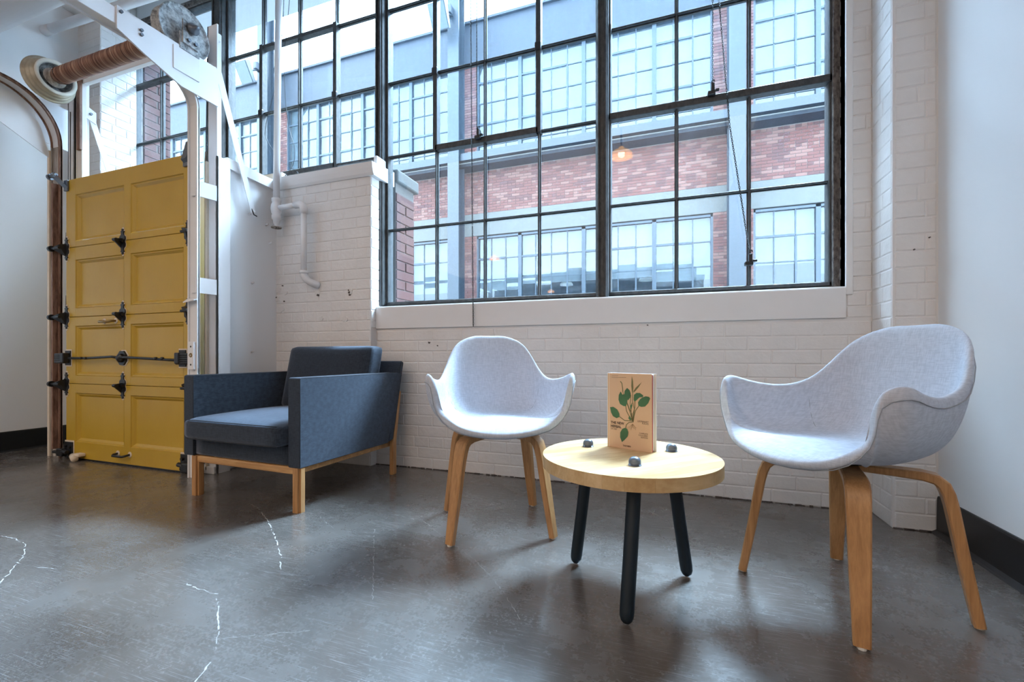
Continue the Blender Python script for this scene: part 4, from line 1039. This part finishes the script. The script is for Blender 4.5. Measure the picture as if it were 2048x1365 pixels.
# ================================================================ outside: courtyard, own eave and reveals
MB().box((-40, 2.9, -.25), (30, 60, -.1)).build('ground', M['ground'], kind='structure')
ev = MB().box((-16, 2.88, 4.04), (-1.9, 3.2, 4.2)).build('roof_eave', M['soffit']); tag(ev, 'dark teal eave over the left end of the windows outside', 'eave')
def ext_reveal(x, z0, z1, name, label, wd=.3):
    t = MB().box((x-wd, 2.63, z0), (x, 2.86, z1)).build(name, M['mortar'])
    r = 0; z = z0
    while z+CO <= z1:
        for y0, y1 in (((2.63, 2.86),) if r % 2 else ((2.63, 2.74), (2.745, 2.86))):
            inst('brick', get_brick(round(y1-y0, 2), r % 3, 'brickr', .008), t, (x, (y0+y1)/2, z+CO/2), (0, 0, PI/2), (1, 1, 1))
        z += CO; r += 1
    return t
tag(ext_reveal(-1.795, 1.05, 1.93, 'brick_reveal', ''), 'red brick outer reveal beside the lower left pane of the big window', 'brickwork')
cc = MB().box((-2.2, 2.62, 1.93), (-1.77, 2.90, 2.02), .012, 2).build('coping_stone', M['concrete']); tag(cc, 'weathered grey coping stone on the outer brick reveal', 'stone')
tag(ext_reveal(-4.455, 2.05, 3.55, 'brick_reveal', '', .185), 'tall red brick outer reveal beside the upper far left window', 'brickwork')

# ================================================================ building across the courtyard
FY = 10.5; PER = 6.4
bd = empty('building', (0, FY, 0)); tag(bd, 'red brick industrial building with steel framed windows across the courtyard', 'building')
def bpart(mb, name, mat, **k): return mb.build(name, M[mat], bd, loc=(0, -FY, 0), **k)
BX0, BX1 = -46.0, 8.5
bpart(MB().box((BX0, FY, 4.40), (BX1, FY+.35, 5.80)), 'brick_wall', 'mortar')
bpart(MB().box((BX0, FY-.02, 3.82), (BX1, FY+.35, 4.40), .01), 'concrete_band', 'concrete')
bpart(MB().box((BX0, FY, -.1), (BX1, FY+.35, 1.45)), 'base_wall', 'mortar')
bpart(MB().box((BX0, FY-.05, 8.34), (BX1, FY+.35, 9.34)), 'parapet', 'parapet')
bpart(MB().box((BX0, FY-.12, 9.34), (BX1, FY+.40, 9.40)), 'roof_edge', 'parapet')
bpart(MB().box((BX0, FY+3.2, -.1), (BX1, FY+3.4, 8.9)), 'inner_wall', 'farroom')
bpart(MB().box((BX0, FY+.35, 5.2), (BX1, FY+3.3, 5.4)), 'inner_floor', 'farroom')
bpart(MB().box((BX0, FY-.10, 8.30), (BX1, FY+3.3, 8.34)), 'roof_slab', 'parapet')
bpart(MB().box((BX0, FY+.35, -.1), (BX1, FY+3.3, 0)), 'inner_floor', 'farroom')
# girder: pale flange, dark web, thin pipe
bpart(MB().box((BX0, 9.98, 5.60), (BX1, FY, 5.78), .004), 'girder', 'bluesteel')
bpart(MB().box((BX0, 10.12, 5.50), (BX1, FY, 5.60)), 'girder_web', 'parapet')
bpart(MB().tube([(BX0, 10.04, 5.545), (BX1, 10.04, 5.545)], .014, 6), 'conduit', 'concrete')
cols = [1.33-PER*i for i in range(-1, 8)]
for cx in cols:
    for z0, z1 in ((1.45, 3.82), (5.80, 8.34)):
        bpart(MB().box((cx-.40, FY, z0), (cx+.385, FY+.3, z1)), 'pier', 'mortar')
for k, cx in enumerate(cols):
    t = empty('steel_column', (cx, 9.9, -.1))
    o = -Vector(t.location); top = 12.5
    MB().box((cx-.155, 9.90, -.1), (cx+.155, 9.925, top)).build('flange', M['bluesteel'], t, loc=o)
    MB().box((cx-.155, 10.22, -.1), (cx+.155, 10.245, top)).build('flange', M['bluesteel'], t, loc=o)
    MB().box((cx+.02, 9.92, -.1), (cx+.036, 10.22, top)).build('web', M['bluesteel'], t, loc=o)
    tag(t, {1: 'blue grey steel column outside the right window', 2: 'blue grey steel column with a floodlight outside the left big window', 3: 'far blue grey steel column seen through the upper left window', 0: 'blue grey steel column beyond the right wall, out of view'}.get(k, 'distant blue grey steel column at the hidden end of the courtyard'), 'column')
    if k in (2, 3):
        f = empty('floodlight', (cx-.12, 9.75, 9.25)); fo = -Vector(f.location)
        MB().prism([(cx-.42, 9.35, 9.22), (cx-.42, 9.62, 8.72), (cx-.42, 9.70, 8.78), (cx-.42, 9.50, 9.30)], (.46, 0, 0)).build('lamp_housing', M['bluesteel'], f, loc=fo)
        MB().prism([(cx-.40, 9.345, 9.19), (cx-.40, 9.60, 8.72), (cx-.40, 9.61, 8.73), (cx-.40, 9.36, 9.20)], (.42, 0, 0)).build('lens', M['blind'], f, loc=fo)
        MB().tube([(cx-.1, 9.62, 9.08), (cx-.02, 9.85, 9.25), (cx-.02, 9.90, 9.3)], .03, 8).box((cx-.12, 9.72, 9.2), (cx+.02, 9.9, 9.42), .02).build('bracket', M['bluesteel'], f, loc=fo)
        tag(f, 'floodlight on a steel column above the far roof, through the %s' % ('big window' if k == 2 else 'upper left window'), 'floodlight')
# bricks of the far facade
rnd = random.Random(11); brs = []
def fbr(x0, x1, z0, z1):
    r = 0; z = z0
    while z+CO <= z1+.03:
        x = x0-(.105 if r % 2 else 0)
        L = .105 if r % 6 == 3 else .21
        while x < x1:
            a, b = max(x, x0), min(x+L, x1)
            if b-a > .03: brs.append((a, b, z))
            x += L
        z += CO; r += 1
fbr(-16, 4.2, 4.40, 5.50)
for cx in cols[1:4]:
    fbr(cx-.40, cx+.385, 2.0, 3.80); fbr(cx-.40, cx+.385, 5.80, 8.30)
def keyf(b): x = (b[0]+b[1])/2; return math.hypot(x, FY)+abs(x+.3)*.5+(3 if b[1]-b[0] < .2 else 0)+abs(b[2]-4.9)*.8
brs.sort(key=keyf)
bwall = [o for o in bpy.data.objects if o.name == 'brick_wall'][0]
fm = {m: MB().box((-.1, -.012, .004), (.1, 0, CO-.006)).mesh('brick', M[m]) for m in ('brickr', 'brickr2', 'brickr3')}
rest = {m: MB() for m in fm}
for i, (a, b, z) in enumerate(brs):
    m = rnd.choices(('brickr', 'brickr2', 'brickr3'), (6, 2, 3))[0]
    if i < 300: inst('brick', fm[m], bwall, ((a+b)/2, FY, z), None, ((b-a-.010)/.2, 1, 1))
    else: rest[m].box((a+.005, FY-.012, z+.004), (b-.005, FY, z+CO-.006))
for m, mb in rest.items(): mb.build('brick_courses', M[m], bwall, kind='stuff')
# far windows: each unit with its own bars, panes and blinds
_fp = {}
def far_unit(x0, x1, n, zs, low, seed):
    rn = random.Random(seed); wn = empty('window', (x0, FY+.06, zs[0]), parent=bd); wn.location = (x0, .06, zs[0])
    o = -Vector((x0, FY+.06, zs[0])); Y = FY+.06
    fr = MB().box((x0, Y-.05, zs[0]), (x0+.045, Y+.03, zs[-1])).box((x1-.045, Y-.05, zs[0]), (x1, Y+.03, zs[-1])).box((x0, Y-.05, zs[-1]-.05), (x1, Y+.03, zs[-1])).box((x0, Y-.05, zs[0]), (x1, Y+.03, zs[0]+.05))
    fr.build('frame', M['winsteel'], wn, loc=o)
    xs = [x0+(x1-x0)*k/n for k in range(n+1)]
    mb = MB()
    for x in xs[1:-1]: mb.box((x-.011, Y-.02, zs[0]), (x+.011, Y+.01, zs[-1]))
    for j, z in enumerate(zs[1:-1]): mb.box((x0, Y-.02, z-.011), (x1, Y+.01, z+.011))
    # opening vent with a heavier surround
    j0 = len(zs)-4 if len(zs) > 4 else 1; i0, i1 = (0, n-1) if n > 3 else (0, n-1)
    a, b, c, d = xs[i0]+.02, xs[i1], zs[max(1, j0)], zs[min(len(zs)-2, max(1, j0)+2)]
    for q in (c, d): mb.box((a, Y-.035, q-.022), (b, Y-.015, q+.022))
    for q in (a, b): mb.box((q-.018, Y-.035, c), (q+.018, Y-.015, d))
    mb.build('glazing_bars', M['winsteel'], wn, loc=o)
    for i in range(n):
        for j in range(len(zs)-1):
            k = (round(xs[i+1]-xs[i], 3), round(zs[j+1]-zs[j], 3))
            if k not in _fp: _fp[k] = MB().box((-k[0]/2+.008, -.003, -k[1]/2+.008), (k[0]/2-.008, .003, k[1]/2-.008)).mesh('pane', M['farglass'])
            inst('pane', _fp[k], wn, Vector(((xs[i]+xs[i+1])/2, Y, (zs[j]+zs[j+1])/2))+o, (rn.uniform(-1, 1)*.012, 0, rn.uniform(-1, 1)*.012))
    drop = zs[0]+.02 if not low else rn.choice((2.55, 2.42, 2.66))
    MB().box((x0+.03, Y+.10, drop), (x1-.03, Y+.11, zs[-1]-.02)).box((x0+.03, Y+.09, drop-.02), (x1-.03, Y+.12, drop)).build('roller_blind', M[rn.choice(('blind', 'blind2'))], wn, loc=o)
ZU = [5.62, 6.17, 6.72, 7.27, 7.80, 8.33]; ZF = [1.45, 2.13, 2.674, 3.217, 3.80]
sd = 0
for i, cx in enumerate(cols[:7]):
    e = cx-.40; s0 = e-5.62
    st = [0, 1.18, 2.79, 4.40, 5.62]
    for (a, b), n in zip(zip(st, st[1:]), (3, 4, 4, 3)):
        if s0+a > 6: continue
        if s0+b < -38: continue
        far_unit(s0+a, s0+b, n, ZU, False, sd); far_unit(s0+a, s0+b, n, ZF, True, 100+sd); sd += 1
# white pendant lamps inside the far building
def pendant(loc, r, mat, label, rod, sh=.62, bulb=False):
    t = empty('pendant_lamp', loc); 
    pr = [(.02, r*sh+.03), (.035, r*sh+.03), (.04, r*sh)]+[(r*math.sin(a), r*sh*math.cos(a)) for a in [PI/2*k/8 for k in range(2, 9)]]+[(r*1.04, -.008), (r*.96, -.006), (r*.9, .01)]
    MB().lathe(pr, (0, 0, 0), 'z', 28).build('lamp_shade', M[mat], t, True)
    MB().tube([(0, 0, r*sh+.02), (0, 0, rod)], .012, 8).build('rod', M['iron'], t, True)
    if bulb: MB().lathe([(.001, -.02), (.04, 0), (.05, .04), (.02, .10)], (0, 0, 0), 'z', 16).build('bulb', M['bulb'], t, True)
    return tag(t, label, 'lamp')
pendant((-2.50, 11.35, 2.56), .17, 'enamel', 'left cream domed pendant lamp inside the ground floor of the building opposite', 2.6)
pendant((-.50, 11.35, 2.57), .18, 'enamel', 'right cream domed pendant lamp inside the ground floor of the building opposite', 2.6)
# amber pendants hanging in the room behind the camera, seen reflected in the panes
pendant((-.585, -1.0, 3.40), .15, 'amber', 'amber pendant lamp behind the camera reflected high in the right window', .38, bulb=True)
pendant((-4.47, -6.2, 3.40), .15, 'amber', 'amber pendant lamp far behind the camera reflected low in the left window', .38, bulb=True)
pendant((-4.56, -12.9, 3.42), .15, 'amber', 'amber pendant lamp farthest behind the camera reflected near the sill', .36, bulb=True)
